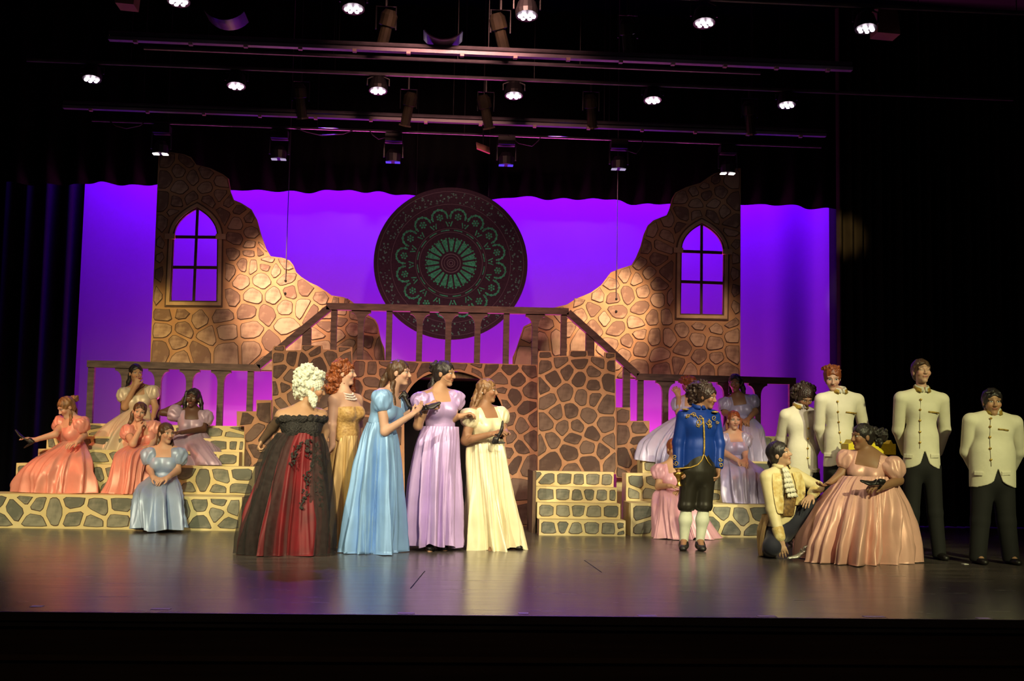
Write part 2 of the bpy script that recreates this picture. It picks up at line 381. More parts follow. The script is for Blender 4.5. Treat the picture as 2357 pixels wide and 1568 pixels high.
def ruin(outline, win, seeds, label, rnd, wires):
    P = PX(outline, YF); base = Vector((sum(p[0] for p in P)/len(P), YF, min(p[1] for p in P)))
    root = empty('ruined_castle_panel', base, label, 'set panel', 'hanging stone ruin panels')
    bl, br, sr, apex, sl, cr, cl, hs = win
    hole_px = [bl, br] + bez(sr, cr, apex) + bez(apex, cl, sl)[1:]
    Hh = PX(hole_px, YF)
    panel('painted_panel', P, Hh, YF, YF + 0.03, MO_RUIN, root)
    o1 = offset(Hh, 0.018); o2 = offset(Hh, 0.062); o3 = offset(Hh, 0.082)
    ring('window_inner_trim', Hh, o1, YF - 0.012, YF + 0.03, TRIMD, root)
    fr = ring('window_frame', o1, o2, YF - 0.022, YF, TRIM, root)
    ring('window_outer_trim', o2, o3, YF - 0.012, YF, TRIMD, root)
    for s, q in ((sl, -1), (sr, 1)):
        c = at(*s, YF); m = MB(); m.box((c.x - 0.065 + q*0.05, YF - 0.035, c.z - 0.035), (c.x + 0.065 + q*0.05, YF, c.z + 0.035)); m.build('impost', TRIM, fr)
    a = at(*apex, YF); b0 = at((bl[0] + br[0])/2, (bl[1] + br[1])/2, YF)
    m = MB(); m.box((b0.x - 0.02, YF + 0.002, b0.z - 0.02), (a.x + 0.02, YF + 0.026, a.z + 0.02)); m.build('mullion', MULL, fr)
    for y in hs:
        l = at(sl[0] - 4, y, YF); r = at(sr[0] + 4, y + (sr[1] - sl[1]) + 1, YF)
        m = MB(); m.prism([(l.x, l.z - 0.02), (r.x, r.z - 0.02), (r.x, r.z + 0.02), (l.x, l.z + 0.02)], YF + 0.004, YF + 0.024); m.build('mullion', MULL, fr)
    stones(root, P, [offset(Hh, 0.10)], PX(seeds, YF), YF, ST_RUIN, 0.008, 0.034, rnd, 0.36, 0.008, maxr=0.5)
    for (wx, wy) in wires:
        p = at(wx, wy, YF - 0.02); m = MB(); m.tube([(p.x, YF - 0.02, p.z), (p.x, YF - 0.02, 7.99)], 0.006, 5)
        w_ = m.build('hanging_wire', M('wire_steel', (0.2, 0.17, 0.2), rough=0.4, metal=0.8), root)
        for dz in (0, 0.17):
            m = MB(); m.ball((p.x, YF - 0.012, p.z - dz), 0.018, 8, 4); m.build('bolt', DARK, root)
    return root
rnd = random.Random(11)
OL = [(345,848),(365,358),(390,350),(423,355),(440,362),(452,379),(484,387),(513,401),(526,411),(531,441),(538,460),(555,467),(579,482),(592,506),(601,540),(613,573),(623,590),(652,594),(667,600),(675,610),(682,627),(694,638),(713,650),(732,659),(751,671),(763,680),(790,684),(805,690),(820,702),(843,722),(864,736),(870,747),(874,768),(878,786),(885,803),(888,862)]
SL = zm((180,330), .338, [(590,235),(685,185),(700,300),(865,200),(785,235),(870,305),(580,400),(665,410),(770,380),(975,265),(965,350),(885,390),(1030,400),(660,470),(578,555),(565,685),(565,775),(558,880),(555,1040),(585,1170),(575,1265),(570,1405),(705,1150),(720,1260),(670,1360),(700,1460),(820,1205),(880,1310),(820,1420),(980,1170),(1000,1280),(1010,1420),(1040,1050),(1025,880),(1050,740),(1070,660),(985,490),(1085,540),(1160,510),(1180,600),(1170,710),(1255,720),(1100,450),(1140,830),(1105,940),(1280,825),(600,120),(740,120)]) \
   + zm((560,560), .1913, [(80,90),(220,80),(280,230),(90,270),(500,260),(410,320),(220,440),(510,430),(560,580),(730,540),(110,640),(380,640),(960,650),(500,760),(720,770),(60,820),(280,850),(830,830),(500,1000),(110,1030),(1130,690),(1240,690),(330,1190),(120,1290),(600,1200),(280,1450),(990,860),(990,990),(910,1110),(930,1220),(1190,830),(1180,930),(1290,1030),(1160,1110),(1530,1000),(1240,1230),(1500,1200),(1640,1240),(1420,1330),(1330,840)])
ruin(OL, ((394,692),(498,693),(500,545),(454,481),(401,545),(499,506),(403,506),(545,615)), SL,
     'tall ruined castle panel of painted stones with arched window, at left', rnd, [(657,646)])
OR = [(1180,868),(1180,823),(1190,799),(1197,776),(1205,752),(1224,742),(1247,725),(1264,711),(1305,701),(1325,688),(1359,674),(1383,657),(1396,640),(1406,627),(1423,620),(1454,610),(1464,593),(1474,569),(1482,539),(1491,519),(1504,507),(1535,495),(1541,481),(1547,458),(1555,443),(1579,431),(1612,421),(1629,409),(1643,400),(1660,395),(1687,396),(1692,388),(1705,387),(1704,877)]
SR = zm((1180,370), .338, [(1165,240),(1225,215),(1305,165),(1370,120),(1480,130),(1410,215),(1325,235),(1245,290),(1370,290),(1500,280),(1440,345),(1165,370),(1250,370),(1355,375),(1495,420),(1060,415),(1140,455),(1040,510),(945,470),(1010,580),(900,590),(985,665),(1480,500),(1510,570),(1510,660),(865,700),(920,765),(1055,760),(990,840),(880,885),(845,810),(770,775),(670,840),(785,910),(995,945),(880,1005),(1090,945),(1510,890),(1510,990),(1490,770),(580,915),(685,935),(545,1015),(700,1020),(850,1115),(945,1065),(1055,1060),(620,1080),(700,1145),(555,1130),(465,1050),(865,1175),(780,1235),(865,1275),(965,1200),(1065,1200),(1150,1150),(1265,1115),(1390,1135),(1470,1105),(1500,1190),(1260,1210),(1375,1245),(1165,1280),(1000,1330),(1270,1340),(1390,1345),(1500,1310),(1140,1390),(1020,1410),(850,1410),(1330,1420),(1440,1420),(1200,1420),(750,1310),(680,1260),(430,950),(330,1050),(230,1110),(200,1210),(300,1200),(460,1200),(380,1150),(100,1200),(80,1300)])
ruin(OR, ((1567,722),(1663,724),(1665,580),(1615,517),(1569,577),(1662,540),(1570,539),(578,648)), SR,
     'tall ruined castle panel of painted stones with arched window, at right', rnd, [(1419,688)])

# ---- rose window disc hung before the backdrop
YR = 16.0
rc = at(1038, 606, YR); RR = 177/pxm(1038, 606, YR)
rose = empty('rose_window_disc', (rc.x, YR, rc.z - RR), 'large round black rose window disc with green tracery, hung behind the railing', 'rose window')
ROSEB = M('rose_black_scrim', (0.045, 0.022, 0.045), (0.03, 0.014, 0.032), rough=0.9, scale=30)
GRN = M('rose_green_paint', (0.04, 0.55, 0.30), (0.015, 0.22, 0.13), rough=0.7, scale=40)
GRN2 = M('rose_pale_green_paint', (0.10, 0.34, 0.26), (0.04, 0.13, 0.12), rough=0.7, scale=60)
GREY = M('rose_grey_paint', (0.14, 0.13, 0.16), rough=0.8, scale=60)
def circ(r, n, cx=0.0, cz=0.0): return [(cx + r*sin(2*pi*i/n), cz + r*cos(2*pi*i/n)) for i in range(n)]
m = MB(); m.prism([(rc.x + x, rc.z + z) for x, z in circ(RR, 96)], YR, YR + 0.02); m.build('disc', ROSEB, rose)
for xx in (-0.5, 0.5):
    m = MB(); m.tube([(rc.x + xx, YR + 0.01, rc.z + RR*0.9), (rc.x + xx, YR + 0.01, 7.99)], 0.004, 5); m.build('hanging_wire', DARK, rose)
def rosepiece(name, shapes, ang, mat, dep=0.008):
    m = MB(); ca, sa = cos(ang), sin(ang)
    for sh in shapes: m.prism([(rc.x + RR*(x*ca + z*sa), rc.z + RR*(-x*sa + z*ca)) for x, z in sh], YR - dep, YR - 0.0005)
    return m.build(name, mat, rose)
def rng(r0, r1, n=48):
    i_ = [(rc.x + RR*x, rc.z + RR*z) for x, z in circ(r0, n)]; o_ = [(rc.x + RR*x, rc.z + RR*z) for x, z in circ(r1, n)]
    return ring('tracery_ring', i_, o_, YR - 0.005, YR - 0.0004, GREY, rose)
for a, b in ((0.02, 0.03), (0.045, 0.055), (0.085, 0.092), (0.115, 0.128), (0.405, 0.412), (0.455, 0.461), (0.775, 0.78), (0.945, 0.95)): rng(a, b)
for k in range(20):
    a = 2*pi*k/20
    sh = [[(-0.012, 0.155), (0.012, 0.155), (0.036, 0.295), (0.022, 0.318), (0.0, 0.300), (-0.022, 0.318), (-0.036, 0.295)]]
    sh += [circ(0.012, 6, -0.03, 0.325), circ(0.012, 6, 0.03, 0.325), circ(0.010, 6, 0, 0.312)]
    rosepiece('petal_pane', sh, a, GRN)
for k in range(16):
    a = 2*pi*(k + 0.5)/16
    rosepiece('dash_pane', [[(-0.055, 0.425), (-0.02, 0.428), (0.02, 0.428), (0.055, 0.425), (0.055, 0.438), (0.02, 0.442), (-0.02, 0.442), (-0.055, 0.438)]], a, GRN)
    a = 2*pi*k/16 + 0.13
    sh = [circ(0.016, 6, 0, 0.615)] + [circ(0.014, 6, 0.034*sin(q*pi/3), 0.615 + 0.034*cos(q*pi/3)) for q in range(6)]
    sh += [circ(0.012 + 0.006*(q % 2), 6, 0.1*sin(t), 0.615 + 0.1*cos(t)) for q, t in enumerate([radians(x) for x in range(-105, 106, 15)])]
    rosepiece('medallion_pane', sh, a, GRN)['kind'] = 'stuff'
    sh = [[(-0.05, 0.58 - 0.03), (-0.035, 0.55), (-0.008, 0.49), (-0.02, 0.48)], [(0.05, 0.55), (0.035, 0.55), (0.008, 0.49), (0.02, 0.48)], circ(0.012, 6, 0, 0.53)]
    rosepiece('spandrel_pane', sh, a + pi/16, GRN)['kind'] = 'stuff'
rr_ = random.Random(4)
bd = MB()
for k in range(32):
    a = 2*pi*k/32; ca, sa = cos(a), sin(a)
    for _ in range(11):
        sh = circ(rr_.uniform(0.006, 0.014), 6, rr_.uniform(-0.07, 0.07), rr_.uniform(0.79, 0.93))
        bd.prism([(rc.x + RR*(x*ca + z*sa), rc.z + RR*(-x*sa + z*ca)) for x, z in sh], YR - rr_.uniform(0.003, 0.006), YR - 0.0005)
o = bd.build('border_dots', GRN2, rose); o['kind'] = 'stuff'

# ---- walls of the platform set
def wallpiece(name, outline, Y, depth, seeds, label, mortar, fill, hole=None, mind=0.28, gap=0.030, cat='set wall', group=None, zmin=None, line=0.007, maxr=0.34):
    P = PX(outline, Y)
    if zmin is not None: P = [(x, max(z, zmin)) for x, z in P]
    base = Vector((sum(p[0] for p in P)/len(P), Y, min(p[1] for p in P)))
    root = empty(name, base, label, cat, group)
    Hh = PX(hole, Y) if hole else None
    if Hh and zmin is not None: Hh = [(x, max(z, zmin + 0.02)) for x, z in Hh]
    panel('painted_face', P, Hh, Y, Y + depth, mortar, root)
    stones(root, P, [offset(Hh, 0.02)] if Hh else [], PX(seeds, Y), Y, fill, line, gap, rnd, mind, 0.006, maxr=maxr)
    return root
Z5 = lambda p: zm((860,780), .3062, p)
Z4 = lambda p: zm((560,680), .2041, p)
hole = [(931,1240),(930,935)] + bez((930,930),(945,858),(1032,853))[1:] + bez((1032,853),(1130,858),(1157,940))[1:] + [(1160,1240)]
wallpiece('arch_wall', [(812,828),(1238,840),(1238,1240),(812,1240)], 14.5, 0.05,
   Z5([(90,200),(300,185),(380,225),(655,215),(760,245),(780,195),(870,215),(1030,225),(1170,230),(945,310),(1090,300),(1175,390),(940,390),(1060,440),(1150,520),(980,500),(1120,650),(1200,600),(1010,605),(1010,740),(1100,820),(1185,750),(1020,860),(1080,920),(1150,950),(1110,1140),(1140,1320)]) + Z4([(1320,820),(1450,830),(1590,840),(1440,985),(1280,1060),(1430,1110),(1360,1260),(1340,1450)]),
   'brown painted stone wall with a dark arched doorway, behind the three satin gowns', MO_WALL, ST_WALL, hole, 0.26, zmin=0.0)
a = at(925, 850, 15.3); b = at(1165, 850, 15.3)
m = MB(); m.box((a.x - 0.15, 15.3, 0), (b.x + 0.15, 15.34, 1.92)); tag(m.build('doorway_backing', BLACKCLOTH, None, False, ((a.x + b.x)/2, 15.3, 0)), 'black cloth panel seen through the arched doorway', 'backing panel')
YT = 14.05
wallpiece('turret_wall', [(626,1250),(626,808),(630,797),(656,795),(657,807),(693,806),(694,795),(741,795),(742,804),(776,806),(777,797),(811,799),(812,1250)], YT, 0.05,
   Z4([(400,590),(750,580),(390,680),(560,700),(790,640),(990,670),(1140,610),(1160,660),(670,720),(830,750),(420,860),(360,1060),(450,1040),(500,920),(430,1220),(530,1150),(340,1310)]),
   'square stone turret wall with notched top behind the white wig', MO_WALL, ST_WALL, None, 0.25, zmin=0.0)
TR = wallpiece('turret_wall', [(1238,1090),(1238,817),(1240,808),(1270,809),(1271,820),(1310,819),(1311,807),(1352,808),(1353,819),(1391,822),(1392,811),(1417,813),(1418,1092)], YT, 0.05,
   Z5([(1290,115),(1540,110),(1780,120),(1290,190),(1400,165),(1545,175),(1700,180),(1790,185),(1350,300),(1455,245),(1545,300),(1655,250),(1655,345),(1760,320),(1270,370),(1445,405),(1310,460),(1565,440),(1660,450),(1735,495),(1375,560),(1480,545),(1610,580),(1300,630),(1425,665),(1525,660),(1735,655),(1645,715),(1330,760),(1500,745),(1255,790),(1780,770),(1610,815),(1470,850),(1730,840),(1345,920),(1620,930),(1800,920)]),
   'square stone turret wall with notched top above the short flight of steps', MO_WALL, ST_WALL, None, 0.22)
wallpiece('stair_side_wall', [(545,981),(545,947),(590,947),(590,921),(625,921),(625,1250),(575,1250),(562,1076),(562,981)], 14.3, 0.05,
   [(567,964),(607,948),(590,995),(608,1010),(595,1040),(600,1080),(590,1120)], 'stepped stone side wall at left, beside the crimson gown', MO_WALL, ST_WALL, None, 0.2, zmin=0.0)
wallpiece('stair_side_wall', [(1418,1100),(1418,938),(1451,938),(1451,969),(1495,969),(1495,1002),(1474,1032),(1474,1100)], 14.3, 0.05,
   zm((1400,900), .2233, [(145,250),(320,385),(140,430),(330,520),(175,700),(300,650)]), 'stepped stone side wall at right, beside the turret and the blue jacket', MO_WALL, ST_WALL, None, 0.2)

def tier(name, xa, xb, y0, y1, z0, z1, seeds, label, group, ends=True, mortar=None, mind=0.2, zbot=None):
    zb = z0 if zbot is None else zbot
    root = empty(name, ((xa + xb)/2, y0, zb), label, 'platform', group)
    m = MB(); m.box((xa, y0, zb), (xb, y1, z1)); m.build('box', mortar or MO_LOW, root)
    P = [(xa + 0.01, z0 + 0.01), (xb - 0.01, z0 + 0.01), (xb - 0.01, z1 - 0.012), (xa + 0.01, z1 - 0.012)]
    stones(root, P, [], PX(seeds, y0), y0, ST_LOW, 0.006, 0.036, rnd, mind, 0.006, maxr=0.24)
    return root
X = lambda px, py, Y: at(px, py, Y).x
Z1 = lambda p: zm((0,820), .2678, p)
Z2 = lambda p: zm((1400,900), .2233, p)
G1 = 'stone painted platforms at left'; G2 = 'stone painted platforms at right'
tier('stage_platform', X(-140,1180,13.1), X(556,1180,13.1), 13.1, 13.638, 0, 0.365, Z1([(0,1430),(140,1320),(230,1220),(320,1280),(465,1320),(290,1410),(630,1260),(650,1380),(845,1300),(790,1420),(1040,1275),(1020,1420),(1250,1290),(1400,1400),(1580,1330),(1715,1285),(1890,1250),(2010,1305),(1865,1345),(1720,1420),(1960,1440)]), 'lowest and longest stone platform at left, on the stage floor', G1)
tier('stage_platform', X(36,1100,13.65), X(586,1100,13.65), 13.65, 13.938, 0.365, 0.685, Z1([(170,990),(165,1120),(350,1120),(500,1050),(700,1000),(870,1030),(940,1010),(780,1110),(930,1120),(1200,1050),(1590,1010),(1735,1080),(1915,1040),(1620,1130),(1880,1150),(2040,1150),(2050,1010)]), 'second stone platform from the floor at left, carrying the seated pink gowns', G1, zbot=0.0)
tier('stage_platform', X(87,1055,13.95), X(550,1055,13.95), 13.95, 14.188, 0.685, 0.845, Z1([(370,830),(870,900),(1985,890),(2080,880)]), 'third stone tier from the floor at left, under the lavender train', G1, mind=0.22, zbot=0.0)
tier('stage_platform', X(107,1025,14.2), X(563,1025,14.2), 14.2, 14.438, 0.845, 1.0, Z1([(880,740),(1910,770),(2010,770),(2080,780)]), 'fourth stone tier from the floor at left, beside the stepped wall', G1, mind=0.22, zbot=0.0)
tier('stage_platform', X(200,990,14.45), X(626,990,14.45), 14.45, 15.2, 1.0, 1.155, Z1([(850,600),(1000,620),(860,660),(1840,640),(2010,680),(2030,610)]), 'top stone landing at left, under the balustrade', G1, mind=0.24, zbot=0.0)
xr_ = X(1835,1100,13.1)
tier('stage_platform', X(1452,1200,13.1), xr_ - 0.1, 13.1, 13.638, 0, 0.365, Z2([(340,1270),(380,1400),(1090,1350),(1155,1275),(1375,1310),(1265,1420),(1500,1460),(1550,1250),(600,1300),(800,1350)]), 'lowest stone platform at right, on the stage floor behind the kneeling cream coat', G2)
tier('stage_platform', X(1441,1130,13.65), xr_ + 0.05, 13.65, 13.938, 0.365, 0.685, Z2([(290,940),(245,1060),(430,1060),(460,925),(1135,970),(1110,1110),(1210,1120),(700,1000),(900,1000),(1450,1000)]), 'second stone platform from the floor at right, under the silver lavender gown', G2, zbot=0.0)
tier('stage_platform', X(1479,1080,13.95), xr_ + 0.15, 13.95, 14.188, 0.685, 0.845, Z2([(410,800),(1590,800)]), 'third stone tier from the floor at right', G2, mind=0.22, zbot=0.0)
tier('stage_platform', X(1470,1045,14.2), xr_ + 0.25, 14.2, 14.438, 0.845, 1.0, Z2([(370,640)]), 'fourth stone tier from the floor at right', G2, mind=0.22, zbot=0.0)
tier('stage_platform', X(1420,1015,14.45), xr_ + 0.35, 14.45, 15.2, 1.0, 1.155, [(1800,1020)], 'top stone landing at right, under the balustrade', G2, mind=0.26, zbot=0.0)
# four-step flight at centre right
xa, xb = X(1241,1200,13.05), X(1440,1200,13.05)
st = empty('step_unit', ((xa + xb)/2, 13.05, 0), 'flight of four pale stone painted steps in front of the turret', 'steps')
rows = [Z5([(1320,1415),(1425,1390),(1515,1430),(1635,1410),(1775,1420),(1870,1405),(1885,1455)]), Z5([(1300,1295),(1425,1300),(1540,1285),(1645,1305),(1795,1300),(1875,1285)]),
        Z5([(1305,1180),(1420,1175),(1540,1190),(1615,1170),(1715,1185),(1825,1195)]), Z5([(1300,1065),(1440,1065),(1545,1075),(1635,1070),(1775,1080)])]
for k in range(4):
    y0 = 13.05 + 0.25*k; z0 = 0.1725*k; z1 = z0 + 0.1725; q = 0.02*(k > 0)
    m = MB(); m.box((xa, y0, 0 if k else 0), (xb - q, 14.04, z1)); sp = m.build('step', MO_LOW, st)
    stones(sp, [(xa + 0.01, z0 + 0.008), (xb - q - 0.01, z0 + 0.008), (xb - q - 0.01, z1 - 0.01), (xa + 0.01, z1 - 0.01)], [], PX(rows[k], y0), y0, ST_LOW, 0.006, 0.030, rnd, 0.17, 0.005, maxr=0.16)
BRW = M('brown_plank_paint', (0.16, 0.095, 0.05), (0.08, 0.045, 0.028), rough=0.7, scale=4, stretch=(8, 1, 1))
x0 = X(1223,1150,13.5); m = MB(); m.box((x0, 13.35, 0), (xa - 0.012, 14.04, 0.7)); m.build('side_panel', BRW, st)
x0 = X(556,1170,13.12)
m = MB(); m.box((x0 + 0.005, 13.12, 0), (x0 + 0.15, 14.0, 0.36)); tag(m.build('step_side_panel', BRW, None, False, (x0 + 0.07, 13.12, 0)), 'small brown plank panel closing the platform end behind the red gown', 'panel')
# upper landing floor that carries the balustrade
a, b = X(748,835,14.56), X(1312,835,14.56)
m = MB(); m.box((a, 14.56, 1.80), (b, 15.25, 1.88)); up = m.build('upper_landing', BRW, None, False, ((a + b)/2, 14.56, 0)); tag(up, 'dark upper landing deck behind the arch wall', 'platform')
for x in (a + 0.06, b - 0.06):
    m = MB(); m.box((x - 0.045, 15.1, 0), (x + 0.045, 15.2, 1.80)); m.build('post', BRW, up)

# ---- balustrades
RAIL = M('rail_wood_paint', (0.15, 0.095, 0.075), (0.07, 0.042, 0.038), rough=0.65, scale=3, stretch=(2, 2, 9), bmp=0.15)
def post(root, px, yt, yb, Y, w=0.075, br=True, zb=None):
    t = at(px, yt, Y); b = at(px, yb, Y); z0 = b.z if zb is None else zb; z1 = t.z; x = t.x; m = MB(); h = w/2
    if br:
        r = 0.085; pts = [(x - h, z0), (x + h, z0)]
        pts += [(x + h + r*(1 - cos(a)), z1 - 0.05 - r*1.6*(1 - sin(a))) for a in [i*pi/12 for i in range(7)]]
        pts += [(x + h + r, z1), (x - h - r, z1)]
        pts += [(x - h - r*(1 - cos(a)), z1 - 0.05 - r*1.6*(1 - sin(a))) for a in [i*pi/12 for i in range(6, -1, -1)]]
    else: pts = [(x - h, z0), (x + h, z0), (x + h, z1), (x - h, z1)]
    m.prism(pts, Y - 0.035, Y + 0.035); m.build('baluster', RAIL, root)
def rail(root, a, b, Y, th=0.085):
    p, q = at(*a, Y), at(*b, Y); d = (q - p).normalized(); n = Vector((-d.z, 0, d.x))*th/2; m = MB()
    m.prism([((p - n).x, (p - n).z), ((q - n).x, (q - n).z), ((q + n).x, (q + n).z), ((p + n).x, (p + n).z)], Y - 0.06, Y + 0.045); m.build('handrail', RAIL, root)
YB = 14.9
def bal(label, rails, posts, base, zb): 
    r = empty('balustrade', base, label, 'railing', 'brown wooden balustrades')
    for q in rails: rail(r, q[0], q[1], YB)
    for q in posts: post(r, q[0], q[1], q[2], YB, br=q[3], zb=zb)
    return r
U = lambda px: 707 + (px - 760)*0.0215
zL = at(1038, 715, YB)
bal('brown balustrade along the upper landing, in front of the rose window', [((752,706),(1308,718))],
    [(px, U(px) + 4, 835, b_) for px, b_ in ((770,0),(832,1),(897,0),(967,1),(1033,1),(1100,1),(1166,0),(1232,1),(1298,0))], (zL.x, YB, 1.88), 1.88)
r = empty('balustrade', (at(675, 800, YB).x, YB, 1.16), 'short sloping handrail at left rising to the upper landing', 'railing', 'brown wooden balustrades')
rail(r, (595,844), (757,710), YB); post(r, 707, 756, 850, YB, 0.11, False, 1.16); post(r, 640, 811, 850, YB, 0.075, False, 1.16)
r = empty('balustrade', (at(1385, 800, YB).x, YB, 1.16), 'short sloping handrail at right falling from the upper landing', 'railing', 'brown wooden balustrades')
rail(r, (1307,720), (1467,864), YB); post(r, 1358, 768, 850, YB, 0.11, False, 1.16); post(r, 1442, 845, 880, YB, 0.09, False, 1.16)
bal('lower brown balustrade at left, behind the seated gowns at left', [((203,838),(600,848))], [(px, 842 + (px - 203)*0.025, 980, b_) for px, b_ in ((212,0),(290,1),(366,1),(438,1),(510,1),(578,0))], (at(400, 980, YB).x, YB, 1.155), 1.155)
bal('lower brown balustrade at right, ending beside the curly haired ivory jacket', [((1464,868),(1829,878))], [(px, 872 + (px - 1464)*0.026, 1000, b_) for px, b_ in ((1474,0),(1531,1),(1602,1),(1672,1),(1743,1),(1822,0))], (at(1650, 1000, YB).x, YB, 1.155), 1.155)

# ---- tape marks on the stage floor
TAPE = M('spike_tape', (0.75, 0.68, 0.64), rough=0.5)
for i, (px, py, w, lab) in enumerate(((85,1396,0.07,'small reddish tape mark near the left end of the stage edge'),(370,1402,0.11,'pale tape mark at the stage edge below the pale blue gown'),(935,1412,0.10,'pale tape mark at the stage edge below the lavender gown'),
        (1205,1412,0.06,'small pale tape mark at the stage edge below the yellow gown'),(1490,1418,0.11,'pale tape mark at the stage edge left of the blue jacket'),(1765,1419,0.11,'pale tape mark at the stage edge below the kneeling cream coat'),(2012,1420,0.13,'pale tape mark at the stage edge below the pink gown'),(2265,1424,0.08,'faint tape mark at the right end of the stage edge'))):
    p = atz(px, py); m = MB(); m.box((p.x - w/2, p.y - 0.03, 0.0), (p.x + w/2, p.y + 0.03, 0.0015)); tag(m.build('tape_mark', TAPE, None, False, p), lab, 'tape', 'tape marks along the stage edge')
p = atz(2221, 1299); m = MB(); m.box((p.x - 0.022, p.y - 0.03, 0), (p.x + 0.022, p.y + 0.03, 0.004)); tag(m.build('tape_mark', M('white_tape', (0.9, 0.88, 0.8), rough=0.4), None, False, p), 'small bright white tape mark beside the shoes at far right', 'tape')
for k, (a, b) in enumerate((((945,1355),(978,1315)),((1345,1290),(1385,1318)))):
    p, q = atz(*a), atz(*b); d = (q - p).normalized(); n = Vector((-d.y, d.x, 0))*0.004; m = MB()
    m.poly([p - n, q - n, q + n, p + n, p - n + Vector((0,0,.001)), q - n + Vector((0,0,.001)), q + n + Vector((0,0,.001)), p + n + Vector((0,0,.001))], [(4,5,6,7),(0,1,5,4),(1,2,6,5),(2,3,7,6),(3,0,4,7)])
    tag(m.build('floor_seam', M('seam_black', (0.008, 0.008, 0.008), rough=0.9), None, False, p), ('thin dark seam in the stage floor below the lavender gown', 'thin dark seam in the stage floor right of the yellow gown')[k], 'floor seam')
# ================================================================ lighting rig overhead
LENS = emis('led_lens_glow', (1.0, 0.82, 0.95), 14)
PIPE = M('batten_steel', (0.18, 0.16, 0.19), (0.12, 0.11, 0.13), rough=0.35, metal=0.6)
def batten(px0, px1, py_mid, Y, r, label, z=None, strip=False):
    z = at(1100, py_mid, Y).z if z is None else z; x0 = at(px0, py_mid, Y).x; x1 = at(px1, py_mid, Y).x
    root = empty('lighting_batten', ((x0 + x1)/2, Y, z), label, 'batten', 'overhead battens')
    m = MB(); m.tube([(x0, Y, z), (x1, Y, z)], r, 8); m.build('pipe', PIPE, root)
    if strip:
        m = MB(); m.box((x0, Y - 0.04, z - 0.075), (x1, Y + 0.03, z - 0.04)); m.build('cable_raceway', M('raceway_grey', (0.15, 0.12, 0.17), rough=0.4), root)
        n = 14
        for k in range(n):
            x = x0 + (x1 - x0)*(k + 0.5)/n; m = MB(); m.box((x - 0.02, Y - 0.07, z - 0.105), (x + 0.02, Y - 0.02, z - 0.075)); m.build('outlet_box', M('outlet_pink', (0.35, 0.22, 0.22), rough=0.5), root)
    for k in range(5):
        x = x0 + (x1 - x0)*(k + 0.5)/5; m = MB(); m.tube([(x, Y, z), (x, Y, 7.99)], 0.005, 5); m.build('lift_line', DARK, root)
    return z
batten(-200, 2600, -30, 10.67, 0.024, 'front lighting batten holding the brightest row of lamps', 5.25)
batten(250, 1960, 112, 11.6, 0.024, 'violet lit batten with raceway below the front lamps', None, True)
batten(330, 1750, 142, 12.1, 0.02, 'thin dim batten just behind the violet raceway batten')
batten(60, 2330, 168, 13.22, 0.022, 'batten holding the second row of lit lamps', 5.2)
batten(145, 1900, 272, 14.2, 0.026, 'pink lit batten with raceway below the second lamp row', None, True)
batten(210, 1890, 310, 15.0, 0.016, 'thin rear batten just above the stone ruins')
def par(px, py, Y, zb, label, power, col, tgt, grp, lit=True):
    c = at(px, py, Y); root = empty('stage_lamp', c, label, 'stage light', grp)
    m = MB(); m.tube([c + Vector((0, 0.02, 0.012)), c + Vector((0, 0.03, 0.06)), c + Vector((0, 0.04, 0.15)), c + Vector((0, 0.04, 0.19))], [0.105, 0.11, 0.085, 0.04], 16); hs_ = m.build('housing', DARK, root, False)
    m = MB(); m.tube([c + Vector((-0.125, 0.03, 0.08)), c + Vector((-0.125, 0.03, zb - c.z - 0.05)), c + Vector((0, 0.03, zb - c.z - 0.0)), c + Vector((0.125, 0.03, zb - c.z - 0.05)), c + Vector((0.125, 0.03, 0.08))], 0.01, 6); m.build('yoke', DARK, root)
    for k in range(7):
        a = k*pi/3; rr = 0 if k == 6 else 0.062
        m = MB(); m.ball((c.x + rr*cos(a), c.y + 0.02 + rr*sin(a), c.z + 0.008), (0.024, 0.024, 0.02), 8, 4); m.build('lens', LENS if lit else DARK, hs_, True)
    if power: spot('lamp_beam', c + Vector((0, 0, -0.03)), tgt, col, power, 62, 0.8, 0.06)
    return root
nm = ['leftmost', 'second from left', 'middle', 'second from right', 'rightmost']
for i, (px, py) in enumerate(((410,5),(813,22),(1213,38),(1622,55),(1995,68))):
    c = at(px, py, 10.67)
    par(px, py, 10.67, 5.25, 'glowing lamp, %s of five in the front overhead row' % nm[i], 60 if i < 4 else 30, (1.0, 0.80, 0.50), (c.x, 10.9, 0), 'lit lamps of the front row')
nm = ['leftmost', 'second from left', 'third from left', 'fourth from left', 'fifth from left', 'rightmost']
for i, (px, py) in enumerate(((210,184),(543,200),(870,211),(1183,222),(1503,233),(1812,244))):
    c = at(px, py, 13.22)
    par(px, py, 13.22, 5.2, 'glowing lamp, %s of six in the second overhead row' % nm[i], 34, (1.0, 0.6, 0.36), (c.x, 12.6, 0), 'lit lamps of the second row')
